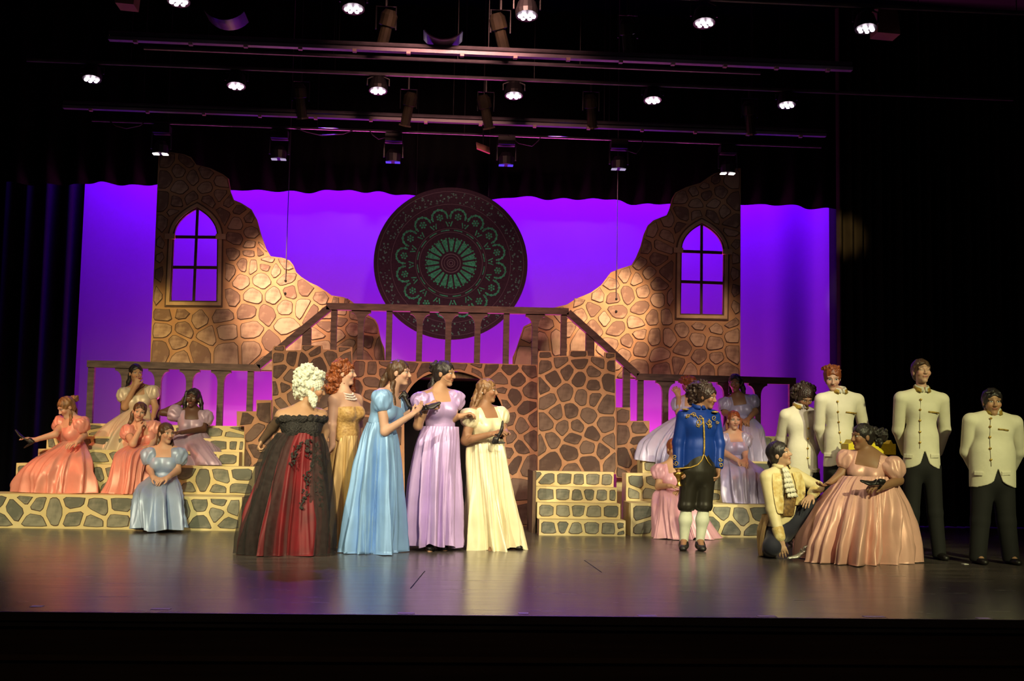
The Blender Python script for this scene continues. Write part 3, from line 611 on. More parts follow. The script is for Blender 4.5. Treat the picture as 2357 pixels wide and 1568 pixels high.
# unlit profile spotlights
BARREL = M('profile_barrel', (0.045, 0.038, 0.022), (0.02, 0.018, 0.012), rough=0.35, metal=0.3)
def profile(px, py, Y, lean, label, col=None):
    c = at(px, py, Y); root = empty('profile_spotlight', c, label, 'stage light', 'unlit profile spotlights')
    d = Vector((lean, 0.35, -1)).normalized(); a = c - d*0.2; b = c + d*0.2
    m = MB(); m.tube([a, a + d*0.05, a + d*0.16, a + d*0.17, b], [0.05, 0.085, 0.085, 0.06, 0.06], 12); m.build('barrel', BARREL, root)
    m = MB(); m.tube([b, b + d*0.02], [0.075, 0.075], 4); m.build('gel_frame', M('gel_frame_metal', (0.25, 0.2, 0.12), rough=0.3, metal=0.7), root)
    m = MB(); m.tube([c + Vector((-0.1, 0, 0)), c + Vector((-0.1, 0, 0.24)), c + Vector((0.1, 0, 0.24)), c + Vector((0.1, 0, 0))], 0.009, 5); m.build('yoke', DARK, root)
    m = MB(); m.tube([c + Vector((0, 0, 0.24)), c + Vector((0, 0, 0.4))], 0.015, 6); m.build('clamp', DARK, root)
for a in ((888,68,11.6,-0.25,'amber edged unlit spotlight left of centre on the front battens'),(1152,76,11.6,0.3,'amber edged unlit spotlight right of centre on the front battens'),(940,250,14.1,-0.2,'unlit spotlight left of centre on the rear batten'),
          (1118,256,14.1,0.25,'unlit spotlight right of centre on the rear batten'),(692,232,14.1,0.1,'dark unlit spotlight near the third lamp of the second row'),(1360,255,14.1,0.15,'dark unlit spotlight between the fourth and fifth rear lamps'),
          (1445,88,11.6,0.15,'dark unlit spotlight beside the fourth front lamp'),(1725,270,14.1,0.2,'dark unlit spotlight at the right of the rear batten')): profile(*a)
# strip fixtures hanging low over the ruins, showing small bright ends
def hangfix(px, py, Y, col, label):
    c = at(px, py, Y); root = empty('moving_head_lamp', c, label, 'stage light', 'small hanging lamps before the border curtain')
    m = MB(); m.tube([c, c + Vector((0, 0, 0.10)), c + Vector((0, 0, 0.16))], [0.09, 0.10, 0.06], 12); hd_ = m.build('head', DARK, root)
    m = MB(); m.tube([c + Vector((-0.12, 0, 0.06)), c + Vector((-0.12, 0, 0.26)), c + Vector((0.12, 0, 0.26)), c + Vector((0.12, 0, 0.06))], 0.014, 6); m.build('yoke', DARK, root)
    m = MB(); m.box((c.x - 0.11, c.y - 0.08, c.z + 0.26), (c.x + 0.11, c.y + 0.08, c.z + 0.36)); m.build('base', DARK, root)
    for dx in (-0.06, 0.055):
        m = MB(); m.box((c.x + dx - 0.035, c.y - 0.04, c.z - 0.012), (c.x + dx + 0.035, c.y + 0.04, c.z - 0.001)); m.build('light_bar', col, hd_)
WB = emis('cool_glow', (1, 0.9, 0.85), 5); BB = emis('blue_glow', (0.08, 0.05, 1.0), 0.8); GB = emis('soft_glow', (0.8, 0.7, 1), 0.5)
hangfix(370,354,15.0,WB,'small lamp with bright ends above the left ruin panel'); hangfix(642,366,15.0,GB,'small dim lamp left of the rose window'); hangfix(905,373,15.0,BB,'small blue lamp above left of the rose window')
hangfix(1165,380,15.0,BB,'small blue lamp above right of the rose window'); hangfix(1424,389,15.0,GB,'small dim lamp above the right hanging wire'); hangfix(1675,399,15.0,WB,'small lamp with bright ends above the right ruin panel')
# odds and ends in the grid
def hung(name, c, pts, th, mat, label, cat, top):
    r = empty(name, c, label, cat); m = MB(); m.prism([(c.x + a, c.z + b) for a, b in pts], c.y, c.y + th); m.build('plate', mat, r)
    m = MB(); m.tube([(c.x, c.y + th/2, c.z), (c.x, c.y + th/2, top)], 0.008, 6); m.build('hanger_rod', DARK, r)
hung('junction_box', at(1112, 338, 14.8), [(-.09,.06),(-.08,-.02),(.09,-.08),(.08,0)], .06, M('box_rust', (0.35, 0.13, 0.08), rough=0.6), 'tilted rust red box hanging under the rear batten', 'junction box', 7.99)
for i, (px, py) in enumerate(((1020,80),(515,34))):
    c = at(px, py, 11.4); m = MB(); n = 10; V = []
    for j in range(2):
        for k in range(n + 1):
            a = -0.9 + 1.8*k/n
            for s in (0, 0.012): V.append((c.x + (0.24 + s)*sin(a) , c.y + 0.3*j, c.z - (0.24 + s)*cos(a) + 0.2))
    w = (n + 1)*2; Fc = []
    for k in range(n):
        Fc += [(2*k, 2*k + 2, w + 2*k + 2, w + 2*k), (2*k + 1, w + 2*k + 1, w + 2*k + 3, 2*k + 3)]
    o = mk('curved_reflector', V, Fc, M('reflector_plum', (0.06, 0.03, 0.07), rough=0.3), None, True, c); tag(o, ('dark curved reflector between the two amber edged spotlights', 'dark curved reflector beside the leftmost front lamp')[i], 'reflector')
hung('barn_door_flag', at(2045, 50, 10.9), [(-.10,.16),(-.11,-.11),(.12,-.12),(.09,.16)], .2, M('flag_brown', (0.30, 0.13, 0.09), rough=0.6), 'reddish brown metal flag beside the rightmost front lamp', 'light flag', 7.99)
hung('barn_door_flag', at(285, 2, 10.9), [(-.10,.10),(-.08,-.02),(.09,-.03),(.10,.10)], .2, MC['flag_brown'], 'reddish brown metal flag at the top left of the grid', 'light flag', 7.99)
CAB = M('cable_rubber', (0.07, 0.055, 0.06), rough=0.5)
zC = at(1100, 310, 15.0).z
for pts, lab in ((((250,0),(265,.06),(290,.09),(320,.05),(332,0)),'thin cable at the left end of the rear batten'),(((670,0),(690,.02),(705,.05),(740,.09),(790,.06),(815,0)),'looping cable on the rear batten left of centre'),
        (((850,0),(858,.06),(872,.11),(890,.08),(905,0)),'small cable loop hanging beside the blue lamp'),(((1170,0),(1195,.10),(1225,.13),(1240,.05),(1245,0)),'cable loop hanging right of centre under the rear batten'),(((1420,0),(1440,.14),(1465,.18),(1478,.08),(1480,0)),'cable curling beside the right hanging wire')):
    m = MB(); m.tube([(at(a, 310, 14.985).x, 14.985, zC - d) for a, d in pts], 0.007, 5); o = m.build('power_cable', CAB, None, True, (at(pts[0][0], 310, 14.985).x, 14.985, zC)); tag(o, lab, 'cable', 'loose cables on the rear batten')
# ================================================================ signed-distance bodies
V3 = lambda p: np.array((p[0], p[1], p[2]), dtype=np.float64)
def unit(v): return v/(np.linalg.norm(v) + 1e-12)
class Sdf:
    def __init__(s): s.p = []; s.cuts = []
    def add(s, fn, lo, hi, k): s.p.append((fn, np.minimum(lo, hi), np.maximum(lo, hi), k))
    def cone(s, a, b, ra, rb, k=0.02, flat=None, fd=None):
        a, b = V3(a), V3(b); ba = b - a; L2 = ba @ ba + 1e-12
        if flat is not None: fd = unit(V3(fd) - ba*((V3(fd) @ ba)/L2))
        def fn(x, y, z):
            qx, qy, qz = x - a[0], y - a[1], z - a[2]
            if flat is not None:
                e = (qx*fd[0] + qy*fd[1] + qz*fd[2])*(1/flat - 1)
                qx = qx + fd[0]*e; qy = qy + fd[1]*e; qz = qz + fd[2]*e
            t = np.clip((qx*ba[0] + qy*ba[1] + qz*ba[2])/L2, 0, 1)
            d = np.sqrt((qx - t*ba[0])**2 + (qy - t*ba[1])**2 + (qz - t*ba[2])**2) - (ra + (rb - ra)*t)
            return d*(flat*0.5 + 0.5 if flat else 1)
        r = max(ra, rb); s.add(fn, np.minimum(a, b) - r, np.maximum(a, b) + r, k); return s
    def ell(s, c, r, R=None, k=0.02):
        c = V3(c); r = np.array(r, float); R = np.eye(3) if R is None else R
        ext = np.sqrt(((R*r)**2).sum(1))
        def fn(x, y, z):
            qx, qy, qz = x - c[0], y - c[1], z - c[2]
            u = (qx*R[0,0] + qy*R[1,0] + qz*R[2,0]); v = (qx*R[0,1] + qy*R[1,1] + qz*R[2,1]); w = (qx*R[0,2] + qy*R[1,2] + qz*R[2,2])
            k0 = np.sqrt((u/r[0])**2 + (v/r[1])**2 + (w/r[2])**2); k1 = np.sqrt((u/r[0]**2)**2 + (v/r[1]**2)**2 + (w/r[2]**2)**2) + 1e-9
            return k0*(k0 - 1)/k1
        s.add(fn, c - ext, c + ext, k); return s
    def cut(s, fn): s.cuts.append(fn); return s            # fn > 0 is removed
    def mesh(s, h):
        lo = np.min([p[1] for p in s.p], 0) - 3*h; hi = np.max([p[2] for p in s.p], 0) + 3*h
        n = np.ceil((hi - lo)/h).astype(int) + 1; ax = [lo[i] + h*np.arange(n[i]) for i in range(3)]
        G = np.full(n, 1.0, dtype=np.float32)
        for fn, l, u, k in s.p:
            m = k + 2.5*h; i0 = np.maximum(((l - m - lo)/h).astype(int), 0); i1 = np.minimum(((u + m - lo)/h).astype(int) + 2, n)
            sl = tuple(slice(i0[i], i1[i]) for i in range(3))
            x = ax[0][sl[0]][:, None, None]; y = ax[1][sl[1]][None, :, None]; z = ax[2][sl[2]][None, None, :]
            d = fn(x, y, z).astype(np.float32); g = G[sl]
            if k > 0:
                hh = np.maximum(k - np.abs(g - d), 0)/k; G[sl] = np.minimum(g, d) - hh*hh*k*0.25
            else: G[sl] = np.minimum(g, d)
        for fn in s.cuts:
            G = np.maximum(G, fn(ax[0][:, None, None], ax[1][None, :, None], ax[2][None, None, :]).astype(np.float32))
        return nets(G, lo, h)
def nets(G, lo, h):
    I = G < 0; c = np.zeros(tuple(np.array(G.shape) - 1), dtype=np.uint8)
    nx, ny, nz = G.shape
    for a in (0, 1):
        for b in (0, 1):
            for d in (0, 1): c += I[a:nx - 1 + a, b:ny - 1 + b, d:nz - 1 + d]
    act = (c > 0) & (c < 8); idx = np.argwhere(act)
    if len(idx) == 0: return np.zeros((0, 3)), np.zeros((0, 4), int)
    num = np.full(act.shape, -1, dtype=np.int32); num[act] = np.arange(len(idx))
    P = np.zeros((len(idx), 3)); cnt = np.zeros(len(idx))
    co = [(a, b, d) for a in (0, 1) for b in (0, 1) for d in (0, 1)]
    val = {q: G[idx[:, 0] + q[0], idx[:, 1] + q[1], idx[:, 2] + q[2]] for q in co}
    for q in co:
        for ax in range(3):
            if q[ax] == 0:
                r = list(q); r[ax] = 1; r = tuple(r); a = val[q]; b = val[r]; m = (a < 0) != (b < 0)
                t = np.where(m, a/np.where(m, a - b, 1), 0)
                e = np.array(q, float)[None, :].repeat(len(idx), 0); e[:, ax] = t
                P += e*m[:, None]; cnt += m
    Vt = lo + (idx + P/cnt[:, None])*h; Q = []
    for ax in range(3):
        o1, o2 = (ax + 1) % 3, (ax + 2) % 3
        A = np.moveaxis(I, ax, 0); df = np.argwhere(A[:-1] != A[1:])
        ins = A[:-1][tuple(df.T)]
        full = np.zeros_like(df); full[:, 0] = df[:, 0]; rest = [i for i in range(3) if i != ax]
        g = np.zeros((len(df), 3), int); g[:, ax] = df[:, 0]; g[:, rest[0]] = df[:, 1]; g[:, rest[1]] = df[:, 2]
        ok = (g[:, o1] > 0) & (g[:, o2] > 0) & (g[:, o1] < G.shape[o1] - 1) & (g[:, o2] < G.shape[o2] - 1); g = g[ok]; ins = ins[ok]
        def cell(d1, d2):
            q = g.copy(); q[:, o1] -= d1; q[:, o2] -= d2; return num[q[:, 0], q[:, 1], q[:, 2]]
        q = np.stack([cell(1, 1), cell(0, 1), cell(0, 0), cell(1, 0)], 1)
        q[~ins] = q[~ins][:, ::-1]; Q.append(q)
    return Vt, np.concatenate(Q)

def Rot(yw, pt=0, rl=0):                   # local axes: x lateral, -y forward, z up; yaw>0 turns towards picture right, pitch>0 looks down
    y, p, r = radians(yw), radians(pt), radians(rl)
    Rz = np.array([[cos(y), -sin(y), 0], [sin(y), cos(y), 0], [0, 0, 1]])
    Rx = np.array([[1, 0, 0], [0, cos(p), -sin(p)], [0, sin(p), cos(p)]])
    Ry = np.array([[cos(r), 0, sin(r)], [0, 1, 0], [-sin(r), 0, cos(r)]])
    return Rz @ Rx @ Ry

# ---------------------------------------------------------------- skin with a face drawn in head coordinates
def skin_mat(name, skin, lip, brow, eye_open=1.0, iris=(0.05, 0.03, 0.02), blush=0.3, tongue=False):
    if name in MC: return MC[name]
    m, nt, b = newmat(name); N = nt.nodes; L = nt.links
    b.inputs['Roughness'].default_value = 0.5; b.inputs['Specular IOR Level'].default_value = 0.4
    at_ = N.new('ShaderNodeAttribute'); at_.attribute_name = 'hp'; sx = N.new('ShaderNodeSeparateXYZ'); L.new(at_.outputs['Vector'], sx.inputs[0])
    def mt(op, a, b_=None):
        n = N.new('ShaderNodeMath'); n.operation = op
        for i, v in enumerate((a, b_)):
            if v is None: continue
            if isinstance(v, (int, float)): n.inputs[i].default_value = v
            else: L.new(v, n.inputs[i])
        return n.outputs[0]
    X_, Y_, Z_ = sx.outputs; AX = mt('ABSOLUTE', X_); front = mt('LESS_THAN', Y_, -0.035)
    def ellm(cx, cz, rx, rz, ax=AX, slope=0.0, soft=0.25):
        u = mt('DIVIDE', mt('SUBTRACT', ax, cx), rx); zz = mt('SUBTRACT', Z_, cz)
        if slope: zz = mt('SUBTRACT', zz, mt('MULTIPLY', mt('SUBTRACT', ax, cx), slope))
        w = mt('DIVIDE', zz, rz); d = mt('ADD', mt('MULTIPLY', u, u), mt('MULTIPLY', w, w))
        mr = N.new('ShaderNodeMapRange'); mr.inputs[1].default_value = 1 + soft; mr.inputs[2].default_value = 1 - soft; L.new(d, mr.inputs[0])
        return mt('MULTIPLY', mr.outputs[0], front)
    tc = N.new('ShaderNodeTexCoord'); nz = N.new('ShaderNodeTexNoise'); nz.inputs['Scale'].default_value = 9; L.new(tc.outputs['Object'], nz.inputs['Vector'])
    mx0 = N.new('ShaderNodeMix'); mx0.data_type = 'RGBA'; L.new(nz.outputs['Fac'], mx0.inputs[0]); mx0.inputs[6].default_value = (*[c*0.86 for c in skin], 1); mx0.inputs[7].default_value = (*[min(1, c*1.1) for c in skin], 1)
    cur = mx0.outputs[2]
    def over(mask, col, f=1.0):
        nonlocal cur
        x = N.new('ShaderNodeMix'); x.data_type = 'RGBA'; L.new(mt('MULTIPLY', mask, f), x.inputs[0]); L.new(cur, x.inputs[6]); x.inputs[7].default_value = (*col, 1); cur = x.outputs[2]
    over(ellm(0.045, -0.03, 0.026, 0.022, soft=0.9), (min(1, skin[0]*1.15), skin[1]*0.62, skin[2]*0.6), blush)
    over(ellm(0.0, -0.0585, 0.026, 0.0105), lip); over(ellm(0.0, -0.0590, 0.024, 0.0016), tuple(c*0.25 for c in lip))
    over(ellm(0.033, 0.0325, 0.019, 0.0036, slope=-0.12), brow, 0.75)
    if eye_open > 0:
        over(ellm(0.033, 0.009, 0.0185, 0.0095), tuple(c*0.35 for c in skin), 0.8)
        over(ellm(0.033, 0.0075, 0.0150, 0.0066), (0.62, 0.58, 0.54)); over(ellm(0.033, 0.0085, 0.0062, 0.0066), iris)
        over(ellm(0.033, 0.0150, 0.0170, 0.0028), (0.015, 0.01, 0.01))
    else:
        over(ellm(0.033, 0.004, 0.0165, 0.0024), tuple(c*0.18 for c in skin))
    L.new(cur, b.inputs['Base Color']); MC[name] = m; return m

def headprims(S, c, R, s):
    c = V3(c); q = lambda x, y, z: c + R @ (np.array((x, y, z))*s)
    S.ell(q(0, 0.018, 0.036), (0.075*s, 0.094*s, 0.083*s), R, 0.02)
    S.ell(q(0, -0.022, -0.028), (0.060*s, 0.066*s, 0.080*s), R, 0.03)
    S.ell(q(0, -0.062, -0.098), (0.026*s, 0.022*s, 0.018*s), R, 0.025)
    S.cone(q(0, -0.086, 0.016), q(0, -0.106, -0.026), 0.007*s, 0.0125*s, 0.014)
    for sx in (-1, 1):
        S.ell(q(sx*0.011, -0.097, -0.030), (0.009*s, 0.01*s, 0.008*s), R, 0.01)
        S.ell(q(sx*0.043, -0.064, -0.022), (0.022*s, 0.022*s, 0.024*s), R, 0.02)
        S.cone(q(sx*0.016, -0.084, 0.030), q(sx*0.050, -0.068, 0.030), 0.010*s, 0.009*s, 0.014)
        S.ell(q(sx*0.033, -0.072, 0.008), (0.0145*s, 0.0135*s, 0.0125*s), R, 0.006)
        S.ell(q(sx*0.076, 0.012, -0.006), (0.010*s, 0.020*s, 0.032*s), R, 0.008)
    S.cone(q(-0.016, -0.081, -0.054), q(0.016, -0.081, -0.054), 0.0075*s, 0.0075*s, 0.008)
    S.cone(q(-0.012, -0.079, -0.065), q(0.012, -0.079, -0.065), 0.0085*s, 0.0085*s, 0.008)
def handprims(S, w, tip, nrm, curl, side, s=0.95, spread=0.10):
    w = V3(w); d = unit(V3(tip) - w); n = V3(nrm); n = unit(n - d*(n @ d)); lat = np.cross(d, n)
    S.cone(w - d*0.015, w + d*0.028*s, 0.025*s, 0.027*s, 0.015, 0.75, n)
    S.cone(w + d*0.03*s, w + d*0.072*s, 0.032*s, 0.036*s, 0.015, 0.42, n)
    for i in range(4):
        f = i - 1.5; b = w + d*(0.082 - 0.004*abs(f))*s + lat*f*0.0205*s; dr = unit(d + lat*f*spread)
        Ls = [[0.040, 0.026, 0.020], [0.044, 0.030, 0.022], [0.041, 0.028, 0.021], [0.032, 0.021, 0.018]][i if side > 0 else 3 - i]
        ang = 0; p = b
        for j, Lg in enumerate(Ls):
            ang += curl*(0.75, 1.0, 0.7)[j]
            e = p + (dr*cos(ang) + n*sin(ang))*Lg*s; S.cone(p, e, (0.0098 - 0.0008*j)*s, (0.0092 - 0.0008*j)*s, 0.005); p = e
    b = w + d*0.028*s - lat*side*0.028*s; dr = unit(d*0.72 - lat*side*0.62 + n*0.35)
    e = b + dr*0.042*s; S.cone(b, e, 0.0135*s, 0.0105*s, 0.01)
    dr = unit(d*0.95 - lat*side*0.2 + n*(0.25 + 0.5*curl)); S.cone(e, e + dr*0.034*s, 0.0105*s, 0.0085*s, 0.005)

class Person:
    """Joints are given as (px, py, dy): a picture position and how far behind the person's own depth it lies."""
    def __init__(s, Y, label, base_px, base_z, **k):
        s.Y = Y; s.k = k; b = at(*base_px, Y); s.base = Vector((b.x, Y, base_z))
        s.root = empty('person', s.base, label, 'person', k.get('group'))
        s.S = pxm(base_px[0], base_px[1], Y)
        J = s.J
        s.hs = k.get('hs', 0.95); s.w = k.get('w', 1.0)
        s.R = Rot(*k.get('face', (0, 0, 0))); s.T = Rot(k.get('turn', 0), k.get('lean', 0), k.get('tilt', 0))
        s.head = J(*k['head']); s.mid = J(*k['mid']); s.waist = J(*k['waist'])
        s.lat, s.fwd = s.T[:, 0], -s.T[:, 1]; s.up = unit(s.mid - s.waist)
        s.lat = unit(s.lat - s.up*(s.lat @ s.up)); s.fwd = np.cross(s.lat, s.up)
        sw = k.get('sw', 0.165); dr = k.get('drop', 0.022); s.SL = s.mid - s.lat*sw - s.up*dr; s.SR = s.mid + s.lat*sw - s.up*dr
        s.arms = []; s.jk = s.root; s.bd = s.root
        for key, sh, side in (('L', s.SL, 1), ('R', s.SR, -1)):
            a = k.get(key)
            if a: s.arms.append((key, sh, J(*a[0]), J(*a[1]), J(*a[2]), a[3] if len(a) > 3 else (0, 0, -1), a[4] if len(a) > 4 else 0.35, side))
        s.chest = s.mid - s.up*0.10; s.pelvis = s.waist - np.array((0, 0, k.get('pv', 0.07))) if k.get('pelvis') is None else J(*k['pelvis'])
    def J(s, px, py, dy=0.0): return V3(at(px, py, s.Y + dy))
    def torso(s, S, inf=0.0, bust=True):
        w = s.w; L = np.linalg.norm(s.mid - s.waist)
        S.cone(s.waist, s.waist + s.up*(L*0.62), 0.118*w + inf, 0.142*w + inf, 0.04, 0.74, s.fwd)
        S.cone(s.chest - s.lat*0.055*w, s.chest + s.lat*0.055*w, 0.102*w**0.5 + inf, 0.102*w**0.5 + inf, 0.05)
        S.cone(s.SL + s.lat*0.01, s.SR - s.lat*0.01, 0.050*w**0.5 + inf, 0.050*w**0.5 + inf, 0.05)
        S.cone(s.waist, s.pelvis, 0.112*w + inf, (0.112 if bust else 0.128)*w + inf, 0.05, 0.72, s.fwd)
        if bust:
            for q in (-1, 1): S.ell(s.mid - s.up*0.155 + s.fwd*0.082*w**0.5 + s.lat*q*0.068*w**0.5, np.array((0.062, 0.062, 0.062))*w**0.6 + inf, None, 0.045)
    def body(s, mat, legs=None, bust=True, hand=True, h=0.0056):
        S = Sdf(); s.torso(S, 0, bust)
        nb = s.mid + s.up*0.012; hc = V3(s.head); nt = hc + s.R @ (np.array((0, 0.022, -0.06))*s.hs)
        nk = s.k.get('neck', 0.88); S.cone(nb - s.up*0.02, nt, 0.060*nk*s.w**0.4, 0.050*nk*s.w**0.3, 0.03)
        for sh in (s.SL, s.SR): S.cone(nb + s.up*0.035 - s.fwd*0.01, sh, 0.042, 0.046, 0.05)
        headprims(S, hc, s.R, s.hs)
        for key, sh, e, wr, tip, nrm, curl, side in s.arms:
            g = s.w**0.6*s.k.get('arm', 1.0)
            S.cone(sh, e, 0.050*g, 0.039*g, 0.025); S.cone(e, wr, 0.040*g, 0.026*g**0.5, 0.02)
            if hand: handprims(S, wr, tip, nrm, curl, side, s.k.get('hand', 0.95))
        if legs:
            for hip, kn, an, toe in legs:
                S.cone(hip, kn, 0.082*s.w, 0.056*s.w, 0.04); S.cone(kn, (V3(kn)*0.62 + V3(an)*0.38) , 0.054*s.w, 0.056*s.w, 0.02); S.cone((V3(kn)*0.62 + V3(an)*0.38), an, 0.055*s.w, 0.036, 0.02)
                S.cone(an, toe, 0.035, 0.024, 0.02); 
        v, q = S.mesh(h)
        o = mk('body', v, q, mat, s.root, True)
        hp = ((v - hc) @ s.R)/s.hs
        a = o.data.attributes.new('hp', 'FLOAT_VECTOR', 'POINT'); a.data.foreach_set('vector', hp.astype(np.float32).ravel())
        s.bv = v; return o
    def hq(s, x, y, z): return V3(s.head) + s.R @ (np.array((x, y, z))*s.hs)
    def hair(s, mat, cap=0.010, locks=(), curls=(), line=0.0, h=0.0065, wave=0.004, face=(0.062, 0.085, 0.105), fc=(0, -0.105, -0.035), top=0.0, seed=1, freq=1.0):
        S = Sdf(); R = s.R; hs = s.hs
        S.ell(s.hq(0, 0.020, 0.037), np.array((0.076 + cap, 0.096 + cap, 0.084 + cap + top))*hs, R, 0.01)
        S.ell(s.hq(0, 0.052, -0.02), np.array((0.062 + cap, 0.052 + cap, 0.075))*hs, R, 0.02)
        c = s.hq(*fc); Ri = R; r = np.array(face)*hs
        def facecut(x, y, z):
            u, v, w = [((x - c[0])*Ri[0, i] + (y - c[1])*Ri[1, i] + (z - c[2])*Ri[2, i])/r[i] for i in range(3)]
            return (1 - np.sqrt(u*u + v*v + w*w))*0.05
        S.cut(facecut)
        rn = random.Random(seed)
        nl = len(S.p)
        S2 = Sdf()
        for lk in locks:
            P = [(s.J(*p[:3]), p[3]) for p in lk]
            for (a, ra), (b, rb) in zip(P, P[1:]): S2.cone(a, b, ra, rb, 0.012)
        for (px, py, dy, rp, n, rb) in curls:
            cc = s.J(px, py, dy); rx = rp[0]/s.S; rz = rp[1]/s.S; ry = rp[2]
            for _ in range(n):
                v = unit(np.array([rn.gauss(0, 1) for _ in range(3)])); v *= rn.uniform(0.72, 1.0)
                S2.ell(cc + v*np.array((rx, ry, rz)), [rb*rn.uniform(0.75, 1.25) for _ in range(3)], None, 0.005)
            S2.ell(cc, (rx*0.86, ry*0.86, rz*0.86), None, 0.01)
        if wave:
            f0 = S.p
            def wavy(fn):
                return lambda x, y, z: fn(x, y, z) + wave*np.sin((x*95 + 2*np.sin(z*40))*freq)*np.sin((y*80 + z*(25 if freq == 1 else 80))*freq)
            S.p = [(wavy(fn), l, u, k) for fn, l, u, k in S.p]; S2.p = [(wavy(fn), l, u, k) for fn, l, u, k in S2.p]
        v, q = S.mesh(h)
        if S2.p:
            v2, q2 = S2.mesh(h); q = np.concatenate([q, q2 + len(v)]); v = np.concatenate([v, v2])
        return mk('hair', v, q, mat, s.root, True)
    def bodice(s, mat, zt=0.115, us=0.085, strap=True, bot=0.015, inf=0.011, h=0.008, name='bodice', lace=None):
        S = Sdf(); s.torso(S, inf); m, up, lat, fwd = s.mid, s.up, s.lat, s.fwd; wv = s.waist
        L = lambda x, y, z, a, o: (x - o[0])*a[0] + (y - o[1])*a[1] + (z - o[2])*a[2]
        def top(x, y, z):
            w = L(x, y, z, up, m) + zt - 0.05*(L(x, y, z, fwd, m) < -0.02); u = np.abs(L(x, y, z, lat, m))
            return np.minimum(w, us - u) if strap else w
        S.cut(top); S.cut(lambda x, y, z: bot*0 - bot - L(x, y, z, up, wv)); sw = s.k.get('sw', 0.165)
        S.cut(lambda x, y, z: np.abs(L(x, y, z, lat, m)) - sw - 0.02)
        S.cut(lambda x, y, z: L(x, y, z, up, m) - 0.045)
        v, q = S.mesh(h); o = mk(name, v, q, mat, s.root, True); s.cv = v; s.bd = o; return o
    def sleeve(s, key, mat, r=0.095, l0=-0.045, l1=0.135, puff=1.0, seed=0):
        for kk, sh, e, wr, tip, nrm, curl, side in s.arms:
            if kk == key: break
        d = unit(e - sh); a = np.array((0, 0, 1.0)); u = unit(np.cross(d, a) if abs(d[2]) < 0.95 else np.cross(d, s.fwd)); v = np.cross(d, u)
        rn = random.Random(seed + 7); ph = [rn.uniform(0, 6.28) for _ in range(6)]; n, m = 48, 18; V = []
        for j in range(m + 1):
            t = j/m; prof = sin(pi*min(1, max(0, t)))**0.55 if 0 < t < 1 else 0
            base = 0.062 if t > 0.5 else 0.030
            for i in range(n):
                th = 2*pi*i/n
                fold = 1 + 0.07*puff*cos(11*th + ph[0] + 1.2*sin(3*t*pi + ph[1]))*(0.35 + 0.65*abs(2*t - 1)) + 0.06*puff*sin(4*th + ph[2] + 5*t) + 0.04*sin(7*th + ph[3] - 9*t)
                rr = (base + (r - base)*prof)*fold if t < 1 else 0.050*s.w**0.5
                rr *= 1 + 0.12*(-v[2]*sin(th) - u[2]*cos(th)*-1)*0
                x = l0 + (l1 - l0)*t
                V.append(sh + d*x + (u*cos(th) + v*sin(th))*rr + np.array((0, 0, 0.020*prof)))
        Fc = [(j*n + i, j*n + (i + 1) % n, (j + 1)*n + (i + 1) % n, (j + 1)*n + i) for j in range(m) for i in range(n)]
        Fc.append(tuple(range(n - 1, -1, -1)))
        return mk('sleeve', V, Fc, mat, s.bd, True)
    def skirt(s, mat, rings, n=14, amp=0.10, seed=1, name='skirt', yaw=0.0, seg=200, rows=40, zmin=None, sharp=0.0, grow=0.0, arc=None, ripple=0.03, thick=True):
        """rings: (px, py, halfwidth_px, dy, halfdepth_m) from waist to hem."""
        rn = random.Random(seed); ph = [rn.uniform(0, 6.28) for _ in range(8)]
        K = []
        for r in rings:
            c = s.J(r[0], r[1], r[3] if len(r) > 3 else 0); w = r[2]/s.S + grow; K.append((*c, w, (r[4] if len(r) > 4 else w*0.85) + grow))
        K = np.array(K); m = len(K)
        def cr(t):
            x = t*(m - 1); i = min(int(x), m - 2); f = x - i; p = [K[max(0, min(m - 1, i + q))] for q in (-1, 0, 1, 2)]
            return 0.5*(2*p[1] + (p[2] - p[0])*f + (2*p[0] - 5*p[1] + 4*p[2] - p[3])*f*f + (3*p[1] - p[0] - 3*p[2] + p[3])*f**3)
        V = []; cy, sy = cos(radians(yaw)), sin(radians(yaw))
        a0, a1 = arc if arc else (0, 2*pi); closed = arc is None; ns = seg if closed else seg + 1
        fs = []
        for q in range(9):
            kk = max(2, int(round(n*(0.22 + 0.55*rn.random())))); fs.append((kk, rn.uniform(0, 6.28), rn.uniform(-1.6, 1.6), rn.uniform(0.5, 1.0)*(n/kk)**0.5, rn.uniform(0.05, 0.5)))
        TH = a0 + (a1 - a0)*np.arange(ns)/seg
        cr_ = [(rn.uniform(0, 2*pi), rn.uniform(0.35, 0.95), rn.uniform(0.10, 0.28), rn.uniform(0.05, 0.14), rn.uniform(-1.5, 1.5)) for _ in range(16)]
        for j in range(rows + 1):
            t = j/rows; k = cr(t); A = amp*2.9*(0.40 + 0.60*t)*min(1, 0.12 + 5*t)
            f = np.zeros(ns); tot = 0
            for kk, p0, dr, wt, st in fs:
                g = np.cos(kk*TH + p0 + dr*t + 0.35*np.sin(2*TH + p0)); g = 1 - 2*np.abs(g)**0.75 if int(p0*10) % 2 else g     # soft rolls and sharp creases
                sm = 1/(1 + np.exp(-(t - st*0.5)*9)); f += wt*g*sm; tot += wt*0.62
            f /= tot*0.62; f = np.where(f < 0, f*1.5, f*0.85)
            wr = np.zeros(ns)                 # slanting pulls in the cloth
            for ct, ctt, wd, ht, sl in cr_:
                dth = (TH - ct - sl*(t - ctt) + pi) % (2*pi) - pi; wr += np.exp(-(dth/wd)**2 - ((t - ctt)/(ht*2))**2)*(0.5 if ct > 3 else -0.5)
            gath = 0.022*max(0, 1 - 2.2*t)**2*np.cos(2.6*n*TH + ph[6] + 3*np.sin(3*TH))
            RRr = 1 + A*(f + 0.55*wr) + gath
